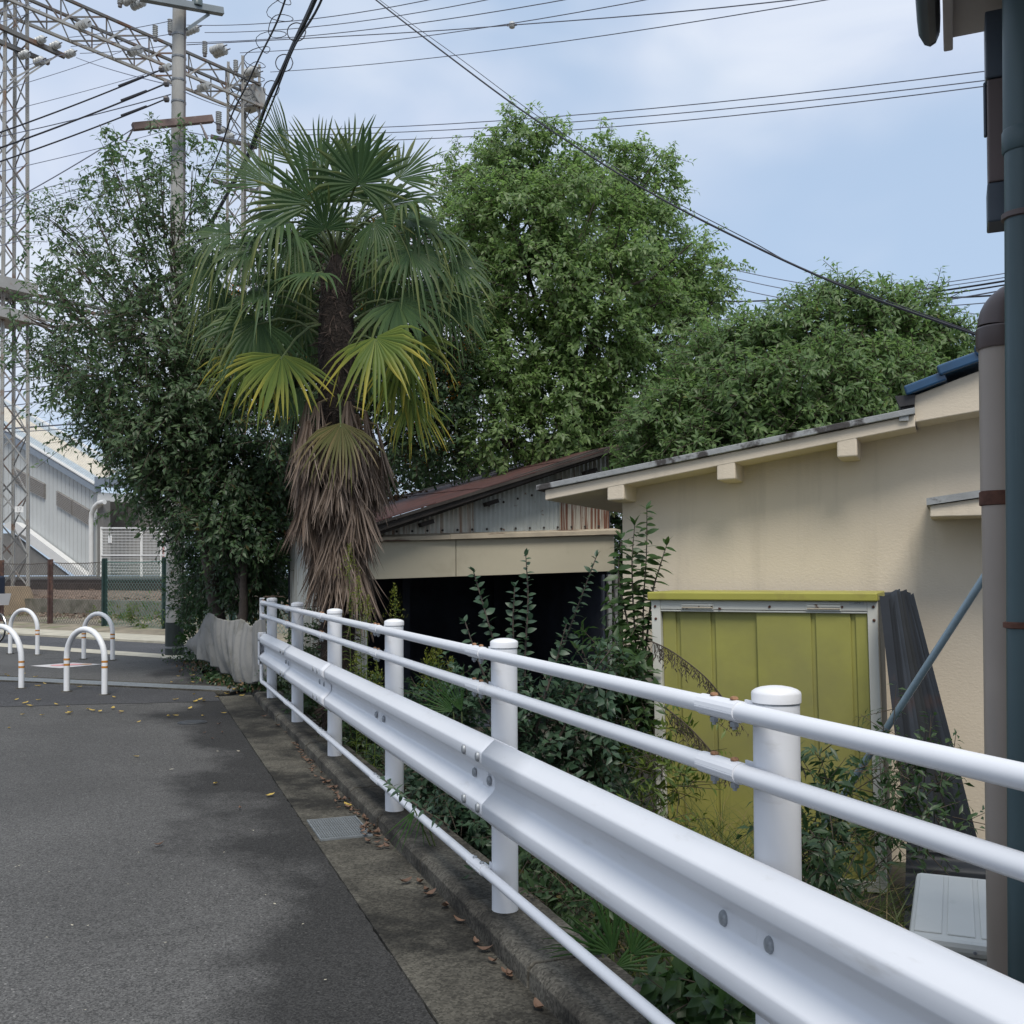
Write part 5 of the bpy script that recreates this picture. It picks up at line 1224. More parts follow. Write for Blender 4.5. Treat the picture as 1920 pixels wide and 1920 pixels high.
# ================================================================ roadside tree round the utility pole
Zl_ = 15.6
ll_ = [lob(205, 290, Zl_, 30, 45, w=0.38), lob(250, 330, Zl_ - .4, 45, 45, w=0.38), lob(300, 300, Zl_ - .2, 32, 38, w=0.38), lob(360, 320, Zl_ + .3, 40, 50, w=0.38), lob(170, 390, Zl_, 45, 40, w=0.38), lob(240, 420, Zl_ - .7, 60, 50, w=0.38), lob(320, 400, Zl_ - .6, 55, 50, w=0.38), lob(390, 410, Zl_ + .2, 38, 45, w=0.38),
       lob(110, 440, Zl_ + .2, 35, 35, w=0.38), lob(150, 500, Zl_ - .2, 55, 40, w=0.55), lob(240, 510, Zl_ - .9, 70, 50, w=0.55), lob(330, 510, Zl_ - .7, 65, 55, w=0.55), lob(410, 540, Zl_, 60, 60, w=0.55), lob(110, 570, Zl_ + .2, 48, 30, w=0.55), lob(190, 600, Zl_ - .6, 75, 45, w=0.75), lob(290, 610, Zl_ - .9, 75, 55, w=0.75), lob(390, 640, Zl_ - .5, 70, 60, w=0.75),
       lob(75, 665, Zl_ + .4, 50, 28, w=0.75), lob(140, 700, Zl_, 70, 38, w=0.75), lob(240, 710, Zl_ - .8, 80, 50, w=0.75), lob(350, 730, Zl_ - .9, 80, 55, w=1.30), lob(440, 720, Zl_ - .2, 65, 70, w=1.30), lob(215, 790, Zl_ - .3, 65, 40, w=1.30), lob(300, 820, Zl_ - .7, 75, 50, w=1.30), lob(400, 830, Zl_ - .6, 80, 60, w=1.30), lob(270, 890, Zl_ - .2, 50, 38, w=1.30), lob(340, 920, Zl_ - .4, 62, 45, w=1.30),
       lob(90, 410, Zl_ + .4, 22, 18, w=0.38), lob(45, 590, Zl_ + .5, 25, 14, w=0.55), lob(60, 510, Zl_ + .4, 14, 10, w=0.55)]
lb = at(425, 1150, Zl_); lb.z = 0
tree('roadside_tree', 'airy dark green roadside tree hiding the utility pole', lb, at(330, 520, Zl_), .13, ll_, m_lf_cherry, 31, 760, 4, 10, .48, .105, .042, up=.15, droop=.5, sag=.30, shell=.3)
hl_ = [lob(450, 880, 15.0, 75, 60), lob(505, 890, 15.2, 60, 55), lob(420, 970, 14.8, 70, 60), lob(475, 1000, 14.8, 50, 60), lob(430, 1050, 16.6, 55, 50), lob(478, 1075, 15.2, 35, 50), lob(535, 920, 15.9, 45, 50), lob(390, 1040, 17.0, 40, 50), lob(385, 1105, 17.8, 30, 35), lob(460, 1100, 15.6, 45, 40), lob(355, 1000, 16.4, 32, 30)]
hb = at(455, 1200, 14.8); hb.z = 0
tree('evergreen_bush', 'dark evergreen bush above the grey sheet at the guardrail end', hb, at(455, 900, 14.8), .09, hl_, m_lf_dark, 41, 620, 4, 10, .34, .095, .042, cat='bush', up=.0, droop=.5, shell=.25)
# ================================================================ orange blossomed tree behind the palm
m_blossom = leafmat('orange_blossom', (.36, .13, .015), (.46, .2, .03), .3, .7)
def blossoms(t, rng, c):
    sel = c[rng.choice(len(c), 210)]; P = np.repeat(sel, 22, 0) + rng.normal(size=(210 * 22, 3)) * .075
    n = len(P); o = link('blossom', leaf_mesh('blossom', P, rng.normal(size=(n, 3)), rng.normal(size=(n, 3)), np.full(n, .028), np.full(n, .024), m_blossom), t); o['kind'] = 'stuff'
ol_ = [lob(520, 560, 14.0, 75, 70), lob(600, 490, 14.2, 80, 70), lob(700, 470, 14.2, 75, 60), lob(780, 520, 14.2, 75, 65), lob(830, 600, 14.2, 65, 65), lob(760, 620, 14.0, 80, 70), lob(660, 600, 14.0, 85, 75), lob(560, 650, 14.0, 75, 70), lob(500, 700, 14.0, 60, 65), lob(620, 720, 14.2, 85, 70), lob(740, 740, 14.4, 85, 65), lob(830, 720, 14.6, 70, 65), lob(800, 820, 14.8, 75, 60), lob(540, 800, 14.2, 70, 65), lob(470, 640, 14.2, 45, 45)]
ob = at(560, 1150, 15.9); ob.z = -.36
tree('osmanthus_tree', 'dark tree with orange blossoms behind the palm', ob, at(660, 560, 14.2), .14, ol_, m_lf_dark, 53, 780, 4, 10, .34, .10, .040, extra=blossoms, droop=.35, shell=.3)
# undergrowth closing the view behind the garage
ul_ = [lob(750, 880, 18.8, 90, 60), lob(850, 880, 18.8, 90, 60), lob(960, 870, 18.8, 90, 60), lob(1080, 860, 18.8, 90, 60), lob(1190, 880, 17.8, 80, 60), lob(1160, 930, 16.0, 30, 60, w=4), lob(1160, 1050, 16.0, 30, 60, w=4), lob(1150, 1150, 16, 30, 60, w=3), lob(1175, 850, 16.2, 50, 60, w=2), lob(650, 900, 18.4, 90, 60), lob(525, 1000, 17.6, 35, 55, w=3), lob(528, 1080, 17.6, 35, 50, w=3), lob(540, 920, 17.8, 40, 50, w=2), lob(560, 850, 17.9, 60, 60)]
ub = at(950, 1100, 18.8); ub.z = -.36
tree('thicket', 'dark leafy thicket closing the view behind the garage', ub, at(950, 900, 18.8), .1, ul_, m_lf_dark, 59, 620, 4, 9, .42, .12, .055, cat='bush', shell=.2)

# ================================================================ palm
palm_base = at(634, 1250, 9.45); palm_base.z = -.36
PZ0 = 9.45
def palm_mat(name, c1, c2, tip, trans=.3):
    m, n, l, b = nodes_of(name)
    g = n.new('ShaderNodeNewGeometry'); c = mix(n, l, g.outputs['Random Per Island'], c1, c2)
    at_ = n.new('ShaderNodeAttribute'); at_.attribute_name = 'tip'
    w = n.new('ShaderNodeTexWhiteNoise'); w.noise_dimensions = '1D'; l.new(g.outputs['Random Per Island'], w.inputs['W'])
    a = n.new('ShaderNodeMath'); a.operation = 'MULTIPLY'; l.new(at_.outputs['Fac'], a.inputs[0]); l.new(rng_(n, l, w.outputs['Value'], .3, 1.0, 0, 1), a.inputs[1])
    c = mix(n, l, a.outputs[0], c, tip)
    l.new(c, b.inputs['Base Color']); b.inputs['Roughness'].default_value = .5; b.inputs['Specular IOR Level'].default_value = .22
    t = n.new('ShaderNodeBsdfTranslucent'); hs = n.new('ShaderNodeHueSaturation'); hs.inputs['Value'].default_value = 1.5; l.new(c, hs.inputs['Color']); l.new(hs.outputs[0], t.inputs[0])
    ms = n.new('ShaderNodeMixShader'); ms.inputs[0].default_value = trans; l.new(b.outputs[0], ms.inputs[1]); l.new(t.outputs[0], ms.inputs[2]); l.new(ms.outputs[0], n['Material Output'].inputs[0])
    return m
m_pg = palm_mat('palm_green', (0.036, 0.075, 0.028), (0.070, 0.120, 0.040), (0.17, 0.18, 0.05))
m_py = palm_mat('palm_yellow_lit', (0.075, 0.125, 0.024), (0.16, 0.20, 0.035), (0.52, 0.40, 0.06))  # yellow-green lower fronds; their backlit glow is put into the colour
m_pbr = palm_mat('palm_browning', (0.075, 0.085, 0.025), (0.14, 0.115, 0.045), (0.24, 0.18, 0.11), .2)
m_pd = palm_mat('palm_dead', (0.085, 0.060, 0.045), (0.20, 0.150, 0.115), (0.27, 0.215, 0.175), .12)
m_ps = mat('palm_petiole', (0.09, 0.12, 0.045), .5, var=.2, vs_=6)
m_psd = mat('palm_petiole_dead', (0.13, 0.10, 0.06), .8, var=.3, vs_=6)
def fan_mesh(hub, axis, nor, R, span, nseg, droop, split, m, rn, cup=.12, seg_w=1.0, name='frond'):
    axis, nor = V(axis).normalized(), V(nor); nor = (nor - axis * nor.dot(axis)).normalized(); side = axis.cross(nor)
    vs_, fs, tips = [], [], []
    for i in range(nseg):
        th = D(-span / 2 + span * (i + .5) / nseg) + rn.uniform(-.02, .02)
        d = axis * math.cos(th) + side * math.sin(th); tv = side * math.cos(th) - axis * math.sin(th)
        Rl = R * (1 - .22 * (abs(th) / math.pi) ** 1.5) * rn.uniform(.92, 1.06)
        half = math.tan(D(span / nseg) / 2) * 1.02
        dr = droop * .78 * rn.uniform(.4, 1.7) ; swy = rn.gauss(0, .05); Rl *= 1 if rn.random() > .06 else rn.uniform(.5, .8); st_ = [0.03, .25, split, split + (1 - split) * .4, split + (1 - split) * .72, 1.0]
        kink = rn.random() < .30 * min(1, droop * 2.5)
        o = len(vs_)
        for k, f in enumerate(st_):
            r = Rl * f
            g = max(0, f - split * .85) / (1 - split * .85)
            p = hub + d * r + nor * (cup * R * f * f * (.6 + .4 * math.cos(th * 2))) - UP * (dr * R * g * g) + tv * (swy * R * g * g) - ((UP * .55 + d * .35) * (R * max(0, f - .62)) if kink else UP * 0)
            w = min(r * half, Rl * split * half) * seg_w * (1.0, 1.0, .98, .80, .50, .05)[k]
            fold = .42 * w
            vs_ += [p - tv * w, p + nor * fold * (1 if f <= split else .8), p + tv * w]; tips += [max(0, f - .45) / .55] * 3
        for k in range(len(st_) - 1):
            a = o + k * 3
            fs += [(a, a + 1, a + 4, a + 3), (a + 1, a + 2, a + 5, a + 4)]
    me = bpy.data.meshes.new(name); me.from_pydata([tuple(p) for p in vs_], [], fs); me.materials.append(m)
    at_ = me.attributes.new('tip', 'FLOAT', 'POINT'); at_.data.foreach_set('value', tips); me.update(); return me
palm = thing('palm_tree', palm_base, 'shaggy fan palm with a skirt of dead brown fronds behind the guardrail', 'palm tree')
ptopz = at(628, 470, PZ0).z
def ptr(z): f = (z + .36) / (ptopz + .36); return V((palm_base.x + .0 + (at(630, 500, PZ0).x - palm_base.x) * f, palm_base.y + (at(630, 500, PZ0).y - palm_base.y) * f, z))
m_ptrunk = mat('palm_fibre', (0.022, 0.016, 0.013), .95, var=.5, vs_=12, bump=1.0, bs=40, bd=.03)
zs = np.linspace(-.36, ptopz, 40); rp = random.Random(77)
MB().tube([ptr(z) for z in zs], [(.155 if z < 2.9 else .175 - .02 * (z - 2.9)) * rp.uniform(.92, 1.08) * (1 if z < ptopz - .25 else max(.25, (ptopz - z) / .25)) for z in zs], 16).build('trunk', m_ptrunk, palm, smooth=True)
# fibre strands
rng = np.random.default_rng(5); n = 2600
z = rng.uniform(.0, ptopz - .02, n); th = rng.uniform(0, 2 * math.pi, n)
c = np.array([list(ptr(q)) for q in z]); o = np.stack([np.cos(th), np.sin(th), np.zeros(n)], 1)
P0 = c + o * .14; A = o * rng.uniform(.25, .9, (n, 1)) + np.array([0, 0, -1.0]) * rng.uniform(-.5, 1, (n, 1)) + rng.normal(size=(n, 3)) * .3
ob_ = link('trunk_fibre', leaf_mesh('trunk_fibre', P0, A, o + rng.normal(size=(n, 3)) * .2, rng.uniform(.07, .18, n), rng.uniform(.006, .016, n), mat('palm_fibre_strand', (0.045, 0.032, 0.026), .95, var=.5, vs_=10)), palm); ob_['kind'] = 'stuff'
crown_c = ptr(ptopz - .1)
def frond(px, py, dz, ang, R, span, droop, face, m, tilt=0.0, attach=None, nseg=25, split=.48, cup=.12, pet=True):
    # ang: direction of the fan axis in the picture plane, degrees, 0 = right, 90 = up;  face: how far the blade faces the viewer (1) or up (0)
    hub = at(px, py, PZ0 + dz)
    ax = RIGHT * math.cos(D(ang)) + UP * math.sin(D(ang)) - FWD * tilt
    nor = -FWD * face + UP * (1 - face) + V((rp.gauss(0, .22), rp.gauss(0, .22), rp.gauss(0, .15)))
    f = link('frond', fan_mesh(hub, ax, nor, R, span, nseg, droop, split, m, rp, cup), palm)
    s = attach or crown_c; s = V(s)
    mid = s.lerp(hub, .5) + UP * (.06 + .10 * (hub - s).length)
    if pet: MB().tube([s, s.lerp(mid, .5) + UP * .03, mid, mid.lerp(hub, .5) + UP * .02, hub + ax.normalized() * .05], [.018, .014, .012, .011, .007], 6).build('petiole', m_psd if m is m_pd else m_ps, f, smooth=True)
cc = ptr(ptopz - .05)
FRONDS = [ # px, py, dz, ang, R, span, droop, face, mat, tilt
 (672, 344, -.35, 82, .62, 300, .12, .85, m_pg, .25), (588, 382, -.30, 112, .68, 230, .10, .75, m_pg, .15), (602, 318, .25, 108, .62, 150, .05, .9, m_pg, -.1),
 (655, 322, .3, 70, .66, 180, .05, .9, m_pg, -.1), (745, 335, .2, 38, .60, 170, .10, .9, m_pg, -.1), (757, 384, -.25, 15, .62, 220, .35, .45, m_pg, .1), (765, 410, .05, -20, .66, 240, .75, .5, m_pg, .1),
 (700, 415, -.30, -60, .48, 200, .65, .7, m_pg, .3), (532, 414, -.2, 195, .66, 230, .75, .45, m_pg, .15), (512, 345, .1, 150, .68, 130, .10, .5, m_pg, .0), (545, 300, .35, 122, .70, 70, .05, .8, m_pg, -.2),
 (478, 465, -.1, 190, .58, 220, .75, .45, m_pg, .2), (552, 440, -.25, 225, .50, 200, .7, .6, m_pg, .3), (820, 440, .1, -15, .48, 200, .8, .5, m_pg, .1), (770, 470, -.3, -55, .55, 230, .7, .65, m_pg, .3),
 (594, 512, -.55, 200, .50, 230, .35, .30, m_pg, .5), (792, 530, .0, -14, .62, 170, .25, .35, m_pg, .1), (720, 455, .25, -40, .55, 220, .6, .6, m_pg, .0), (580, 470, .4, 215, .6, 220, .6, .6, m_pg, -.3),
 (746, 564, -.35, -45, .62, 230, .45, .70, m_pg, .3), (500, 548, -.2, 200, .56, 190, .55, .45, m_pg, .2), (486, 600, -.25, 248, .66, 200, .35, .75, m_pg, .2), (455, 575, .05, 215, .60, 160, .4, .5, m_pg, .1),
 (704, 632, -.55, -72, .64, 210, .40, .85, m_py, .45), (528, 665, -.35, 262, .66, 190, .20, .92, m_py, .3), (760, 640, .0, -70, .66, 170, .40, .8, m_py, .15), (742, 690, .1, -80, .58, 120, .35, .85, m_py, .0), (480, 665, .0, 245, .60, 170, .35, .8, m_py, .1),
 (560, 725, .1, 262, .55, 130, .25, .85, m_pg, .0), (700, 560, .4, -40, .6, 200, .5, .7, m_pg, -.2), (560, 590, .4, 220, .6, 200, .5, .7, m_pg, -.2), (640, 792, -.40, 266, .55, 150, .30, .92, m_pbr, .30), (770, 745, .1, -75, .55, 120, .3, .8, m_py, .1),
 (430, 438, .05, 190, .62, 200, .8, .45, m_pg, .1), (405, 505, .15, 205, .55, 190, .7, .5, m_pg, .1), (850, 490, .05, -25, .55, 200, .75, .5, m_pg, .1), (838, 565, .1, -30, .55, 180, .5, .5, m_pg, .1),
 (560, 525, .35, 225, .60, 200, .5, .7, m_pg, -.2), (695, 500, .35, -50, .60, 200, .5, .7, m_pg, -.2), (620, 470, .5, 260, .6, 260, .4, .8, m_pg, -.3), (545, 390, .45, 150, .62, 220, .3, .7, m_pg, -.3), (720, 385, .45, 35, .62, 220, .3, .7, m_pg, -.3), (640, 360, .55, 90, .64, 260, .1, .85, m_pg, -.4),
 (600, 600, .35, 250, .6, 200, .4, .8, m_pg, -.2), (690, 640, .35, -70, .6, 180, .4, .8, m_pg, -.2), (440, 560, .1, 215, .55, 180, .6, .5, m_pg, .1), (610, 430, -.35, 100, .46, 230, .25, .8, m_pg, .3)]
for (px, py, dz, ang, R, span, droop, face, m_, tilt) in FRONDS:
    zz = at(px, py, PZ0).z
    a_z = min(ptopz - .08, max(zz - .35, zz + .25 if zz < ptopz - .9 else zz - .3))
    frond(px, py, dz, ang, R * .90, span * .92, droop, face, m_, tilt, attach=ptr(a_z))
# dead skirt: folded fronds hanging all round the trunk
def dead(zh, az, L, r0, nseg=24):
    o = V((math.cos(az), math.sin(az), 0)); hub = ptr(zh) + o * r0
    ax = (-UP + o * rp.uniform(-.06, .16)).normalized(); tv = V((-o.y, o.x, 0)); vs_, fs, tips = [], [], []
    for i in range(nseg):
        sp = (i / (nseg - 1) - .5); wdt = rp.uniform(.0055, .0115); Ls = L * rp.uniform(.7, 1.08)
        d = (ax + tv * sp * rp.uniform(.25, .6) + o * rp.uniform(-.04, .14)).normalized(); bend = o * rp.uniform(-.12, .16) + tv * rp.uniform(-.20, .20)
        tw = rp.uniform(-1.2, 1.2); k0 = len(vs_); wd = (tv * math.cos(tw) + o * math.sin(tw)); nn = wd.cross(d)
        for k, f in enumerate((0, .3, .62, .85, 1.0)):
            p = hub + d * (Ls * f) + bend * (f * f * Ls) + tv * sp * .05
            w = wdt * (.5, 1, .9, .6, .08)[k]
            vs_ += [p - wd * w, p + nn * w * .5, p + wd * w]; tips += [f] * 3
        for k in range(4):
            a = k0 + k * 3; fs += [(a, a + 1, a + 4, a + 3), (a + 1, a + 2, a + 5, a + 4)]
    me = bpy.data.meshes.new('dead_frond'); me.from_pydata([tuple(p) for p in vs_], [], fs); me.materials.append(m_pd)
    at_ = me.attributes.new('tip', 'FLOAT', 'POINT'); at_.data.foreach_set('value', tips); me.update()
    f = link('dead_frond', me, palm)
    if rp.random() < .4: MB().tube([ptr(zh + .12), hub], [.014, .010], 5).build('petiole', m_psd, f)
zt_s, zb_s = at(640, 790, PZ0).z, at(640, 1030, PZ0).z
for k in range(150):
    f = k / 149; zh = zt_s + (zb_s - zt_s) * f + rp.uniform(-.08, .08)
    r0 = (.42 - .16 * f) if f < .5 else (.34 - .34 * (f - .5))
    dead(zh, rp.uniform(0, 6.283), rp.uniform(.40, .66), r0 * rp.uniform(.55, 1.0))
for k in range(16): dead(zb_s + rp.uniform(-.15, .1), (5.0 if k % 2 else 5.9) + rp.uniform(-.45, .45), rp.uniform(.5, .72), .22)
for k in range(10): dead(at(640, 770, PZ0).z + rp.uniform(-.2, .1), rp.uniform(0, 6.283), rp.uniform(.4, .6), rp.uniform(.2, .34), 12)
# ================================================================ grey tarp at the rail end
m_tarp = mat('grey_sheet', (0.215, 0.212, 0.20), .85, var=.10, vs_=3, stain=(.15, .147, .13), ss=4, bump=.25, bs=220)
tops = [(496, 1158), (478, 1163), (463, 1174), (452, 1160), (436, 1164), (420, 1161), (404, 1152), (392, 1149), (382, 1154), (372, 1172), (367, 1190)]
bots = [(498, 1274), (484, 1280), (468, 1283), (450, 1276), (436, 1270), (422, 1263), (408, 1255), (396, 1247), (384, 1238), (371, 1229), (364, 1214)]
rows = []; nT = len(tops); nu, nv = 170, 40
for j in range(nv + 1):
    row = []
    for i in range(nu + 1):
        f = i / nu * (nT - 1); k = min(int(f), nT - 2); t = f - k; g_ = j / nv
        px = (tops[k][0] * (1 - t) + tops[k + 1][0] * t) * (1 - g_) + (bots[k][0] * (1 - t) + bots[k + 1][0] * t) * g_
        py = (tops[k][1] * (1 - t) + tops[k + 1][1] * t) * (1 - g_) + (bots[k][1] * (1 - t) + bots[k + 1][1] * t) * g_
        u = i / nu; Z = 12.9 + 3.4 * u
        fold = .09 * math.sin(u * 34 + 1.2 * math.sin(g_ * 2.2) + math.sin(u * 9) * 1.6) * (.2 + .9 * g_) + .045 * math.sin(u * 78 + g_ * 3) * (.25 + g_) + .09 * math.sin(u * 9 + g_ * 2.5) + .02 * math.sin(u * 140 + g_ * 9) - .10 * (1 - (2 * g_ - 1) ** 2)
        row.append(at(px, py, Z) + SM * (fold * .8) - FWD * fold * .5)
    rows.append(row)
o = MB().grid(rows).build('tarp', m_tarp, smooth=True, fixnormals=False); tag(o, 'grey fabric sheet draped as a screen at the far end of the guardrail', 'tarp')
s = o.modifiers.new('solid', 'SOLIDIFY'); s.thickness = .006

# ================================================================ planting behind the guardrail
lv_rng = np.random.default_rng(91)
def leaf_proto(name, L, W, m, curl=.18, fold=.15, n=5):
    b = MB(); rows = []
    for k in range(n + 1):
        f = k / n; w = W / 2 * math.sin(math.pi * min(.98, .06 + .92 * f) ** .85) ; z = -curl * L * f * f
        rows.append([(-w, L * f, z + fold * w), (0, L * f, z), (w, L * f, z + fold * w)])
    return b.grid(rows).mesh(name, m, True)
def frame(p, a, nrm_, s=1.0):
    a = V(a).normalized(); nn = V(nrm_); nn = (nn - a * nn.dot(a)).normalized(); x = a.cross(nn)
    return Matrix.Translation(V(p)) @ Matrix((x, a, nn)).transposed().to_4x4() @ Matrix.Scale(s, 4)
def stem_path(pts, n=12):
    P = [V(p) for p in pts]; Q = [P[0] * 2 - P[1]] + P + [P[-1] * 2 - P[-2]]; out = []
    for i in range(1, len(Q) - 2):
        for k in range(n):
            t = k / n; a, b_, c, d = Q[i - 1], Q[i], Q[i + 1], Q[i + 2]
            out.append(.5 * ((2 * b_) + (c - a) * t + (2 * a - 5 * b_ + 4 * c - d) * t * t + (3 * b_ - a - 3 * c + d) * t ** 3))
    return out + [P[-1]]
def leafy(parent, path, proto, rn, gap, t0=.15, s0=1.0, up=.35, droop=.1, wob=.35, tipn=3):
    acc = 0; k = 0; L = sum((path[i + 1] - path[i]).length for i in range(len(path) - 1)); run = 0
    for i in range(len(path) - 1):
        seg = path[i + 1] - path[i]; run += seg.length; acc += seg.length
        while acc > gap:
            acc -= gap; k += 1
            if run / L < t0: continue
            d = seg.normalized(); az = k * 2.4 + rn.uniform(-.3, .3); e1 = d.orthogonal().normalized(); e2 = d.cross(e1)
            sd_ = e1 * math.cos(az) + e2 * math.sin(az); a = (sd_ + d * up + V((0, 0, -droop)) + V((rn.gauss(0, wob), rn.gauss(0, wob), rn.gauss(0, wob))) * .5)
            link('leaf', proto, parent, frame(path[i + 1] - d * acc, a, UP * .75 - FWD * .55 + V((rn.gauss(0, .45), rn.gauss(0, .45), rn.gauss(0, .2))), s0 * rn.uniform(.75, 1.15) * (1 - .35 * max(0, run / L - .8) / .2)))
    for q in range(tipn): link('leaf', proto, parent, frame(path[-1], seg.normalized() + V((rn.gauss(0, .5), rn.gauss(0, .5), rn.gauss(0, .2))), UP, s0 * .7))
m_cam = leafmat('leaf_camellia', (0.028, 0.060, 0.034), (0.055, 0.098, 0.052), .22, .42)
def wilful(m, var):   # per-object colour change for leaf parts
    return m
m_sap = leafmat('leaf_sapling', (0.030, 0.066, 0.020), (0.045, 0.085, 0.026), .30, .40)
rn = random.Random(12)
pc = leaf_proto('leaf', .068, .038, m_cam, .25)
ZC_ = 6.2
cb0 = at(988, 1600, ZC_); cb0.z = -.36
cam_ = thing('camellia_shrub', cb0, 'glossy dark leaved shrub with upright stems before the dark garage opening', 'shrub')
def C_(px, py, dz=0): return at(px, py, ZC_ + dz)
stems = [[cb0, C_(988, 1420), C_(984, 1250), C_(990, 1130), C_(986, 1042)], [C_(988, 1450), C_(965, 1330, -.1), C_(925, 1200, -.15), C_(888, 1072, -.1)], [C_(990, 1480), C_(1010, 1330, .1), C_(1060, 1200, .15), C_(1118, 1044, .1)],
         [C_(985, 1430), C_(968, 1300, .1), C_(962, 1180, .1), C_(965, 1100, .1)], [C_(975, 1450), C_(945, 1340, -.2), C_(905, 1260, -.3), C_(872, 1166, -.3)], [C_(992, 1500), C_(1050, 1380, -.1), C_(1100, 1280, -.1), C_(1155, 1205, -.1)], [C_(992, 1440), C_(1015, 1330, -.2), C_(1040, 1250, -.2), C_(1062, 1170, -.2)]]
for i, sp in enumerate(stems):
    pth = stem_path(sp); MB().tube(pth, [.011 * (1 - .75 * k / len(pth)) for k in range(len(pth))], 6).build('stem', m_bark, cam_, smooth=True)
    leafy(cam_, pth, pc, rn, .017 if i < 4 else .022, .34, 1.0, .45, .05)
def mass(parent, lobes, seed, n_cl, tw, lf, tl, L, W, m, name='leaf_mass', **kw):
    P, A, N, LL, WW, s, e, c = foliage(np.random.default_rng(seed), lobes, n_cl, tw, lf, tl, L, W, **kw)
    o = link(name, leaf_mesh(name, P, A, N, LL, WW, m), parent); o['kind'] = 'stuff'
    o = link('twigs', sticks('twigs', s, e, .003, m_twig), parent); o['kind'] = 'stuff'
mass(cam_, [lob(930, 1420, 6.1, 60, 90), lob(1010, 1400, 6.2, 70, 95), lob(1090, 1400, 6.3, 60, 90), lob(1140, 1450, 6.4, 45, 80), lobx(880, 1470, 2.0, 60, 70), lob(1070, 1530, 6.1, 90, 70), lob(1110, 1300, 6.4, 50, 60), lob(960, 1540, 6.0, 80, 70)], 7, 250, 3, 8, .24, .066, .034, m_cam, shell=.15, droop=.15)
# sapling by the wall
ZS = 6.85
def S_(px, py, dz=0): return at(px, py, ZS + dz)
sb0 = S_(1200, 1600); sb0.z = -.36
sap = thing('sapling', sb0, 'slender bright green sapling at the left corner of the beige wall', 'sapling')
psap = leaf_proto('leaf', .112, .046, m_sap, .25)
for i, sp in enumerate(([sb0, S_(1205, 1350), S_(1206, 1150), S_(1212, 1040), S_(1213, 955)], [S_(1203, 1350), S_(1190, 1180), S_(1185, 1060), S_(1190, 985)], [S_(1207, 1250), S_(1222, 1120), S_(1238, 1060), S_(1250, 1022)], [S_(1203, 1300), S_(1175, 1160), S_(1160, 1080), S_(1165, 1010)], [S_(1203, 1350), S_(1170, 1230), S_(1150, 1150), S_(1138, 1110)])):
    pth = stem_path(sp); MB().tube(pth, [.009 * (1 - .7 * k / len(pth)) for k in range(len(pth))], 6).build('stem', m_bark, sap, smooth=True)
    leafy(sap, pth, psap, rn, .0185, .42 if i == 0 else .3, 1.0, .35, .25)
mass(sap, [lob(1180, 1330, 6.8, 40, 60), lob(1165, 1250, 6.7, 35, 60), lob(1150, 1420, 6.6, 40, 60)], 17, 60, 3, 7, .22, .09, .038, m_sap, shell=.15, droop=.35)
# goldenrod
m_gold = leafmat('leaf_goldenrod', (0.055, 0.095, 0.020), (0.11, 0.15, 0.025), .3, .5); m_plume = leafmat('goldenrod_plume', (.12, .15, .025), (.19, .20, .035), .3, .6)
def goldenrod(px, pyt, pyb, Z, lab, seed):
    rr = np.random.default_rng(seed); top = at(px, pyt, Z); bt = V((top.x, top.y, -.36)) + RIGHT * rr.uniform(-.06, .06)
    g = thing('goldenrod', bt, lab, 'weed', 'goldenrod weeds behind the guardrail')
    n = 62; t = rr.uniform(.30, .95, n); H_ = top.z - bt.z; P = np.array([list(bt.lerp(top, float(q))) for q in t]); az = rr.uniform(0, 6.28, n)
    o = np.stack([np.cos(az), np.sin(az), np.zeros(n)], 1)
    MB().tube([bt, bt.lerp(top, .5), top], [.005, .004, .002], 5).build('stem', m_gold, g)
    ob = link('leaves', leaf_mesh('leaves', P, o + np.array([0, 0, .45]), np.array([0, 0, 1.]) + rr.normal(size=(n, 3)) * .2, .11 * (1.15 - t) + .035, np.full(n, .014), m_gold, curl=.35), g); ob['kind'] = 'stuff'
    n = 170; t = rr.uniform(0, 1, n); az = rr.uniform(0, 6.28, n); o = np.stack([np.cos(az), np.sin(az), np.zeros(n)], 1)
    ph = min(.30, H_ * .22); P = np.array(list(top)) + np.array([0, 0, -1.]) * (t * ph)[:, None] + o * (t * .13 * rr.random(n))[:, None] + np.array([0, 0, .05]) * (rr.random(n))[:, None]
    ob = link('plume', leaf_mesh('plume', P, o + np.array([0, 0, .8]), o + rr.normal(size=(n, 3)) * .3, np.full(n, .022), np.full(n, .009), m_plume), g); ob['kind'] = 'stuff'
for i, (px, a, Z, lab) in enumerate(((655, 1025, 8.75, 'tallest goldenrod weed rising before the palm trunk'), (672, 1090, 8.7, 'goldenrod weed beside the tallest one before the palm trunk'), (690, 1125, 8.6, 'shorter goldenrod weed right of the tallest before the palm'), (740, 1103, 8.6, 'goldenrod weed standing alone right of the palm skirt'),
    (668, 1228, 8.2, 'low goldenrod weed between the third and fourth guardrail posts from the far end'), (800, 1228, 7.6, 'goldenrod weed with pale tip right of the fourth post from the far end'), (812, 1222, 7.6, 'slim goldenrod weed second right of the fourth post from the far end'), (823, 1216, 7.5, 'goldenrod weed third right of the fourth post from the far end'), (846, 1240, 7.4, 'goldenrod weed left of the fifth post from the far end'), (706, 1240, 8.0, 'low goldenrod weed just left of the fourth post from the far end'))):
    goldenrod(px, a, 1300, Z, lab, 200 + i)
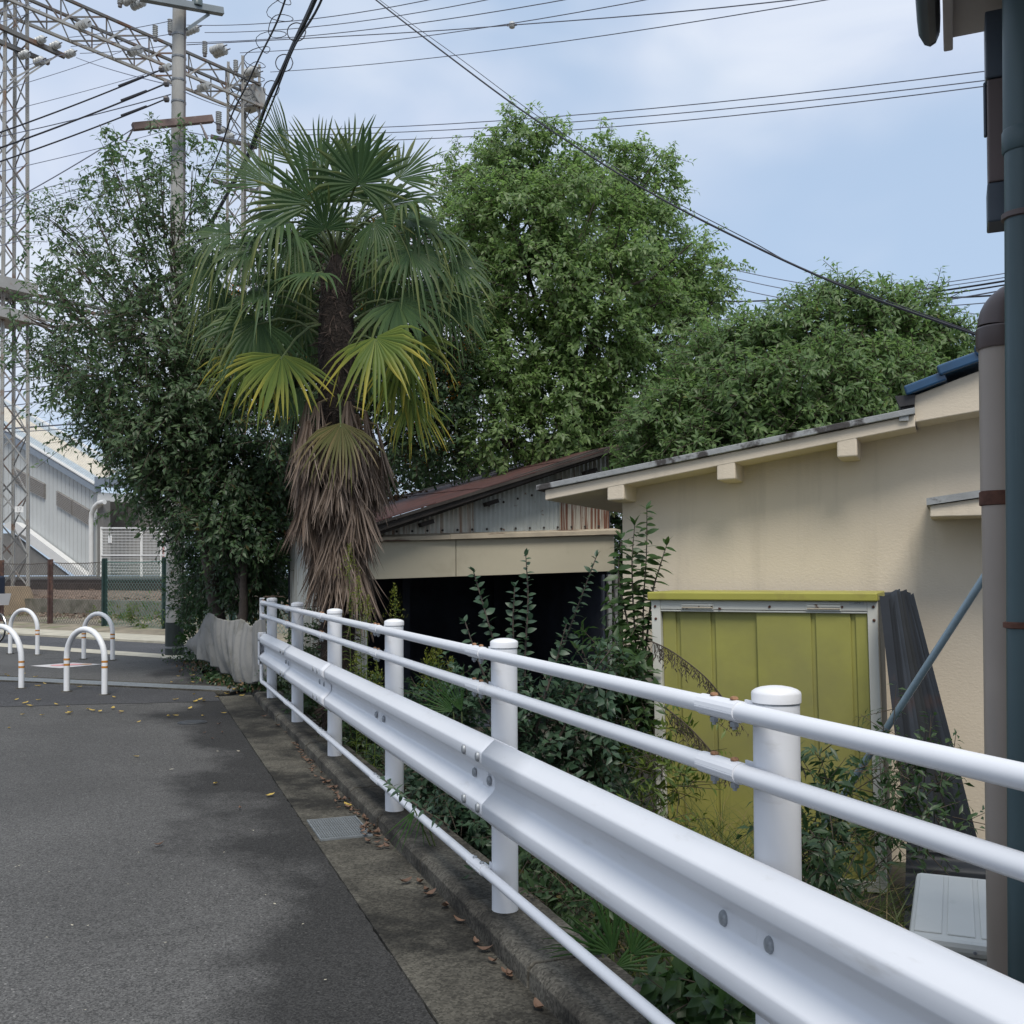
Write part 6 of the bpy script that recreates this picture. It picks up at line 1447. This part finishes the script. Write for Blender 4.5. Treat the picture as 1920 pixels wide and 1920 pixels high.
# spotted small shrubs along the kerb
m_mix = leafmat('leaf_lowshrub', (0.024, 0.055, 0.022), (0.055, 0.095, 0.035), .25, .4)
def bush(lab, lobes, seed, n_cl, m=m_mix, L=.05, W=.024, name='low_shrub', tl=.2, cat='shrub', **kw):
    c = lobes[0][0]; b = thing(name, (c.x, c.y, -.36), lab, cat, 'low shrubs behind the guardrail')
    mass(b, lobes, seed, n_cl, 3, 8, tl, L, W, m, **kw)
bush('dark low shrub behind the two farthest guardrail posts', [lobx(540, 1250, 1.85, 30, 50), lobx(585, 1200, 2.0, 25, 50), lobx(570, 1300, 1.85, 25, 30), lobx(590, 1260, 1.9, 22, 40)], 61, 130, L=.06, W=.03)
bush('bright low shrub at the kerb left of the third post from the far end', [lobx(590, 1330, 1.75, 20, 24), lobx(575, 1310, 1.75, 16, 20)], 62, 45, m_sap, L=.055, W=.026)
bush('low green shrub at the kerb between the third and fourth posts from far', [lobx(680, 1400, 1.85, 28, 40), lobx(700, 1450, 1.8, 22, 40), lobx(665, 1340, 1.85, 25, 35), lobx(690, 1310, 1.9, 18, 35)], 63, 120)
bush('dense dark shrub behind the beam right of the fourth post from the far end', [lobx(830, 1480, 1.85, 60, 50), lobx(880, 1540, 1.85, 55, 55), lobx(800, 1440, 1.9, 45, 40), lobx(900, 1470, 1.9, 40, 60), lobx(860, 1590, 1.8, 40, 30), lobx(820, 1350, 2.0, 50, 50), lobx(870, 1320, 2.1, 45, 45)], 64, 190, m_cam, .058, .03)
bush('dark ground shrub behind the beam right of the fifth post from the far end', [lobx(1010, 1640, 1.85, 50, 50), lobx(1060, 1590, 1.95, 60, 50), lobx(1080, 1690, 1.85, 50, 40), lobx(1150, 1650, 2.0, 55, 45), lobx(1000, 1560, 1.95, 50, 50)], 65, 110, m_lf_dark, .055, .02)
bush('small nandina like shrub before the right post of the shed', [lob(1690, 1470, 5.2, 45, 60), lob(1650, 1470, 5.4, 25, 40), lob(1710, 1540, 5.0, 55, 45), lob(1740, 1440, 5.1, 30, 40), lob(1680, 1370, 5.4, 22, 40)], 66, 42, m_mix, .055, .019, tl=.22, droop=.4)
bush('leafy weed right of the nearest visible post before the shed door', [lob(1530, 1520, 4.6, 30, 55), lob(1560, 1600, 4.4, 45, 45), lob(1520, 1440, 4.7, 14, 40)], 67, 42, m_mix, .07, .020, tl=.24, droop=.35)
bush('yellowish weed at the left foot of the shed frame', [lob(1255, 1440, 5.9, 30, 60), lob(1225, 1480, 5.8, 40, 50), lob(1270, 1380, 5.9, 18, 40), lob(1210, 1540, 5.6, 40, 45)], 68, 36, m_gold, .065, .017, tl=.22, droop=.3)
bush('broad leaved weed low behind the beam near the bottom edge', [lob(1330, 1890, 3.1, 45, 30), lob(1300, 1860, 3.2, 30, 25)], 69, 20, m_sap, .075, .05, tl=.12)
# ground cover and grass
def blades(lab, name, spots, seed, n, h, w, m, lean=.5, kind='stuff'):
    rr = np.random.default_rng(seed); P = []; A = []; LL = []
    for (px, py, Z, rx_, hh, cnt) in spots:
        c = at(px, py, Z); c = np.array([c.x, c.y, -.355]); q = rr.normal(size=(int(cnt * n), 3)) * [rx_, rx_, 0]
        P.append(c + q); A.append(np.array([0, 0, 1.]) + rr.normal(size=(int(cnt * n), 3)) * [lean, lean, .1]); LL.append(hh * h * rr.uniform(.4, 1.15, int(cnt * n)))
    P, A, LL = np.concatenate(P), nrm(np.concatenate(A)), np.concatenate(LL)
    o = nrm(A * [1, 1, 0] + 1e-4); v = []; N_ = np.cross(A, o); k = len(P)
    S_ = nrm(np.cross(A, rr.normal(size=(k, 3)))) * (w * rr.uniform(.6, 1.3, k))[:, None]
    st_ = (0, .35, .7, 1.0); rows = []
    for f in st_:
        p = P + A * (LL * f)[:, None] + o * (LL * .45 * f * f)[:, None] - np.array([0, 0, 1.]) * (LL * .32 * f ** 3)[:, None]
        wd = S_ * (1 - f) ** .6 if f < 1 else S_ * .04
        rows += [p - wd, p + wd]
    v = np.stack(rows, 1).reshape(-1, 3); b = np.arange(k)[:, None] * 8
    f = np.concatenate([b + [0, 1, 3, 2], b + [2, 3, 5, 4], b + [4, 5, 7, 6]], 1).reshape(-1, 4)
    return tag(link(name, raw_mesh(name, v, f, m)), lab, 'grass', kind=kind)
m_grass = leafmat('grass_green', (0.045, 0.075, 0.018), (0.10, 0.125, 0.035), .3, .5, c3=(.22, .17, .08), p3=.86); m_dry = leafmat('grass_dry', (0.16, 0.125, 0.075), (0.27, 0.21, 0.13), .2, .7); m_gdark = leafmat('grass_dark', (0.022, 0.045, 0.018), (0.045, 0.075, 0.03), .3, .5)
blades('tangled green grass before the olive shed', 'grass', [(1300, 1560, 5.7, .22, 1.0, 260), (1380, 1560, 5.6, .22, 1.05, 300), (1450, 1570, 5.3, .2, .9, 240), (1260, 1620, 5.3, .22, .8, 160), (1580, 1560, 4.9, .2, .8, 140), (1340, 1650, 4.8, .3, .6, 220), (1640, 1560, 4.9, .18, .75, 120)], 71, 1.3, .84, .0038, m_grass, .34)
blades('dry straw stalks behind the corrugated beam', 'dry_grass', [(1620, 1700, 4.0, .22, 1.0, 60), (1560, 1700, 4.1, .2, .9, 50), (1700, 1700, 3.9, .15, .8, 30), (1250, 1860, 3.3, .18, .5, 130), (1330, 1880, 3.1, .18, .45, 140), (1420, 1900, 2.9, .15, .4, 60), (1200, 1800, 3.6, .2, .4, 60)], 72, 1.0, .62, .0022, m_dry, .45)
blades('dark ground cover grass over the lot floor', 'grass', [(1150, 1700, 4.4, .5, .4, 500), (1000, 1600, 5.5, .5, .4, 500), (1400, 1720, 4.0, .5, .4, 500), (1250, 1800, 3.5, .3, .35, 400), (1600, 1720, 4.0, .4, .35, 400), (800, 1500, 7.0, .6, .4, 400), (680, 1400, 9.0, .5, .4, 350), (1700, 1620, 4.6, .4, .3, 260)], 73, 1.0, .60, .005, m_gdark, .6)
# verge weeds below the tarp and beside the pole
def verge(lab, pts, seed, L, W, m, n):
    rr = np.random.default_rng(seed); P = np.concatenate([np.array([list(gnd(px, py, .02))]) + rr.normal(size=(n, 3)) * [r, r, .03] for px, py, r in pts]); k = len(P); P[:, 2] = np.abs(P[:, 2] - .02) * 1.3 + .01
    return tag(link('undergrowth', leaf_mesh('undergrowth', P, rr.normal(size=(k, 3)) + [0, 0, .5], np.array([0, 0, 1.]) + rr.normal(size=(k, 3)) * .4, L * rr.uniform(.6, 1.2, k), W * rr.uniform(.7, 1.2, k), m)), lab, 'undergrowth', kind='stuff')
verge('low green weeds and leaf litter along the foot of the grey sheet', [(380, 1240, .22), (400, 1255, .2), (425, 1268, .18), (450, 1282, .15), (480, 1290, .15), (360, 1235, .25), (410, 1275, .2)], 81, .07, .035, m_mix, 190)
verge('brown leaf litter at the foot of the grey sheet', [(385, 1256, .2), (430, 1280, .2), (460, 1292, .15), (370, 1245, .2)], 82, .055, .03, leafmat('litter', (.10, .06, .035), (.20, .13, .06), .1, .7), 80)
bush('straggly weeds by the foot of the utility pole', [lob(365, 1180, 18.2, 22, 45), lob(350, 1130, 18.4, 14, 50), lob(330, 1100, 18.2, 10, 40), lob(372, 1210, 17.6, 16, 20)], 83, 60, m_sap, .09, .04, name='weeds', cat='weed')
bush('green weeds growing along the green railway fence', [(st(17.2, -23.5) + V((0, 0, .45)), (.9, .9, .35)), (st(17.4, -25.5) + V((0, 0, .4)), (.8, .6, .3)), (st(17.0, -21.8) + V((0, 0, .45)), (.8, .6, .4))], 84, 90, m_gold, .12, .03, name='weeds', cat='weed')
# leaf litter on the far edge of the garage roof
rr = np.random.default_rng(85); k = 520; u = rr.random(k) ** 1.3 * .55; vv = 1 - rr.random(k) ** 2 * .22
P = np.array([list((NL.lerp(NR, float(a))).lerp(FL.lerp(FR, float(a)), float(b_))) for a, b_ in zip(u, vv)]) + rr.normal(size=(k, 3)) * [.03, .03, .012] + [0, 0, .035]
lt_ = link('roof_litter', leaf_mesh('roof_litter', P, rr.normal(size=(k, 3)), np.array([0, 0, 1.]) + rr.normal(size=(k, 3)) * .5, np.full(k, .08), np.full(k, .04), leafmat('roof_litter', (.05, .035, .025), (.16, .09, .05), .1, .8))); tag(lt_, 'dry leaf litter lying on the rusty red garage roof', 'leaf litter', kind='stuff')
# young fan palms
def seedling(lab, hubs, seed, base):
    t = thing('palm_seedling', base, lab, 'palm seedling', 'young fan palms behind the guardrail')
    for (p, ax, nor, R, span, ns, dr) in hubs:
        f = link('frond', fan_mesh(V(p), ax, nor, R, span, ns, dr, .16, m_pg2, rp, .05, 1.25), t)
        MB().tube([base, V(base).lerp(V(p), .6) + V((0, 0, .06)), V(p)], [.006, .005, .004], 5).build('petiole', m_ps, f)
m_pg2 = palm_mat('palm_seedling_green', (0.030, 0.075, 0.022), (0.055, 0.12, 0.030), (0.07, 0.12, 0.03), .35)
p = at(850, 1335, 6.05); seedling('young fan palm frond fanning up over the beam left of the fifth post from far', [(p, RIGHT * -.8 + UP * .62, -FWD + UP * .2, .34, 75, 10, .05), (p + RIGHT * .05, RIGHT * -.3 + UP * .8, -FWD, .30, 60, 8, .1)], 1, V((p.x + .1, p.y + .1, -.36)))
p = at(1150, 1790, 3.85); seedling('young fan palm with bright strap leaves under the beam', [(p, RIGHT * -.45 + UP * .8, -FWD + UP * .2, .30, 100, 9, .25), (p + RIGHT * .07, RIGHT * .5 + UP * .75, -FWD + UP * .3, .28, 110, 9, .2), (p - UP * .05, RIGHT * .8 + UP * .35, -FWD + UP * .4, .30, 60, 6, .2), (p - RIGHT * .04, RIGHT * -.8 + UP * .45, -FWD, .26, 60, 6, .2), (p + FWD * .1, RIGHT * .05 + UP, -FWD, .36, 60, 7, .3)], 2, V((p.x, p.y, -.36)))
p = at(778, 1520, 5.35); seedling('young fan palm drooping over the kerb at the fourth post from the far end', [(p, RIGHT * -.55 - UP * .75, -FWD + UP * .3, .20, 50, 4, .15), (p + RIGHT * .04, RIGHT * -.2 - UP * .8, -FWD, .17, 40, 3, .1)], 3, V((p.x + .25, p.y + .15, -.36)))
# dried arching sprays before the shed door
def spray(lab, pts, Z, seed):
    rr = random.Random(seed); pth = stem_path([at(a, b_, Z) for a, b_ in pts])
    o = thing('dry_spray', pth[-1], lab, 'dry branch', 'dried arching sprays before the shed')
    m_ = m_twig; MB().tube(pth, .0042, 5).build('stem', m_, o)
    b = MB()
    for i, p in enumerate(pth[3:]):
        for q in range(4):
            s = p; d = V((rr.gauss(0, .35), rr.gauss(0, .35), -1)); L = rr.uniform(.02, .085)
            b.tube([s, s + d * L * .6, s + d * L + RIGHT * rr.uniform(-.02, .02)], [.0016, .0013, .001], 3); e = s + d * L
            b.tube([e, e + V((rr.uniform(-.02, .02), 0, -.02))], [.004, .001], 4)
    b2 = b.build('dry_leaflets', m_, o); b2['kind'] = 'stuff'
spray('dried brown arching spray crossing the upper left shed door', [(1215, 1200), (1260, 1222), (1320, 1268), (1362, 1318), (1382, 1350)], 5.75, 1)
spray('dried brown arching spray low before the left shed door', [(1245, 1325), (1290, 1362), (1330, 1405), (1365, 1450)], 5.7, 2)
# shoot hanging over the lower pipe
sh_p = stem_path([at(842, 1548, 4.75), at(800, 1522, 4.7), at(755, 1490, 4.9), at(720, 1462, 5.15)])
sh_ = thing('overhanging_shoot', sh_p[0], 'dark leafy shoot lying along the lower pipe by the fourth post from far', 'shoot')
MB().tube(sh_p, .003, 5).build('stem', m_twig, sh_); leafy(sh_, sh_p, leaf_proto('leaf', .055, .022, m_cam), rn, .018, .02, .9, .4, .2)

# ================================================================ fallen leaves
m_fy = leafmat('fallen_yellow', (.42, .27, .03), (.50, .38, .12), .1, .6); m_fb = leafmat('fallen_brown', (.085, .05, .034), (.165, .10, .065), .05, .7); m_fp = leafmat('fallen_pale', (.42, .38, .28), (.50, .46, .36), .05, .7)
def curled(L, W, m, c, seed):
    rr = random.Random(seed); rows = []
    for k in range(6):
        f = k / 5; w = W / 2 * math.sin(math.pi * min(.97, .05 + .93 * f)); z = .5 * c * L * (2 * f - 1) ** 2 + rr.uniform(0, .004)
        rows.append([(-w, L * (f - .5), z + c * w * rr.uniform(.5, 1.4)), (0, L * (f - .5), z), (w, L * (f - .5), z + c * w * rr.uniform(.5, 1.4))])
    return MB().grid(rows).mesh('fallen_leaf', m, True)
prot = {'y': [curled(.075, .045, m_fy, .3, i) for i in range(3)], 'b': [curled(.07, .034, m_fb, .55, 10 + i) for i in range(4)], 'p': [curled(.045, .03, m_fp, .15, 20 + i) for i in range(2)]}
rl = random.Random(99)
def drop(kind, px, py, z, lab, grp, s=1.0, jit=0):
    p = gnd(px + rl.uniform(-jit, jit), py + rl.uniform(-jit, jit) * .4, z)
    o = link('fallen_leaf', rl.choice(prot[kind]), None, Matrix.Translation(p + V((0, 0, .006))) @ Matrix.Rotation(rl.uniform(0, 6.28), 4, 'Z') @ Matrix.Rotation(rl.uniform(-.25, .25), 4, 'X') @ Matrix.Scale(s * rl.uniform(.75, 1.2), 4))
    tag(o, lab, 'fallen leaf', grp)
drop('b', 299, 1586, .004, 'single curled brown leaf lying alone on the open asphalt', None, 1.0)
for px, py in ((404, 1471), (507, 1493)): drop('y', px, py, .004, 'bright yellow fallen leaf on the middle of the asphalt', 'yellow leaves on mid asphalt', .8)
for i in range(46):
    px = rl.uniform(10, 470); drop('y', px, rl.uniform(1292, 1345) if i % 3 else rl.uniform(1255, 1290), .008, 'yellow fallen leaf on the asphalt round the drain channel', 'yellow leaves round the drain channel', 1.0)
for px, py in ((255, 1420), (450, 1517), (408, 1410), (411, 1359), (384, 1375), (398, 1386), (417, 1375), (260, 1355), (225, 1338), (17, 1366), (322, 1444), (447, 1410)): drop(rl.choice('bpy'), px, py, .004, 'small faded leaf scattered on the asphalt lane', 'faded leaves on the lane', .7)
for px, py in ((475, 1559), (260, 1600), (36, 1625), (92, 1637), (30, 1627), (135, 1737), (165, 1738), (498, 1680), (515, 1697), (568, 1735), (240, 1660), (610, 1840), (160, 1897), (88, 1760), (310, 1770), (420, 1600)): drop('p', px, py, .003, 'tiny pale fragment lying on the near asphalt', 'pale fragments on the near asphalt', .30)
for i in range(34):
    f = rl.random(); px = 640 + 75 * f + rl.uniform(-14, 14); py = 1500 + 85 * f + rl.uniform(-10, 10); drop('b', px, py, .012, 'brown dry leaf in the small drift beside the drain grate', 'brown leaves beside the grate', .75)
for i in range(30):
    f = rl.random(); px = 552 + (635 - 552) * f + rl.uniform(-8, 10); py = 1395 + 110 * f + rl.uniform(-8, 8); drop('b', px, py, .01, 'brown dry leaf along the kerb foot above the grate', 'brown leaves along the kerb foot', .8)
for px, py in ((760, 1657), (788, 1657), (800, 1672), (806, 1680), (835, 1703), (893, 1770), (910, 1785), (952, 1830), (955, 1834), (1010, 1893), (690, 1580), (860, 1730), (925, 1806)): drop('b', px, py, .01, 'brown curled leaf lying near the kerb in the near gutter', 'brown leaves in the near gutter', .95)
for px, py in ((530, 1350), (505, 1330), (540, 1375), (560, 1400), (520, 1362), (495, 1345)): drop('b', px, py, .01, 'brown leaf in the far gutter below the farthest posts', 'brown leaves in the far gutter', .9)
drop('y', 652, 1512, .012, 'single yellow leaf among brown ones beside the grate', None, 1.1)
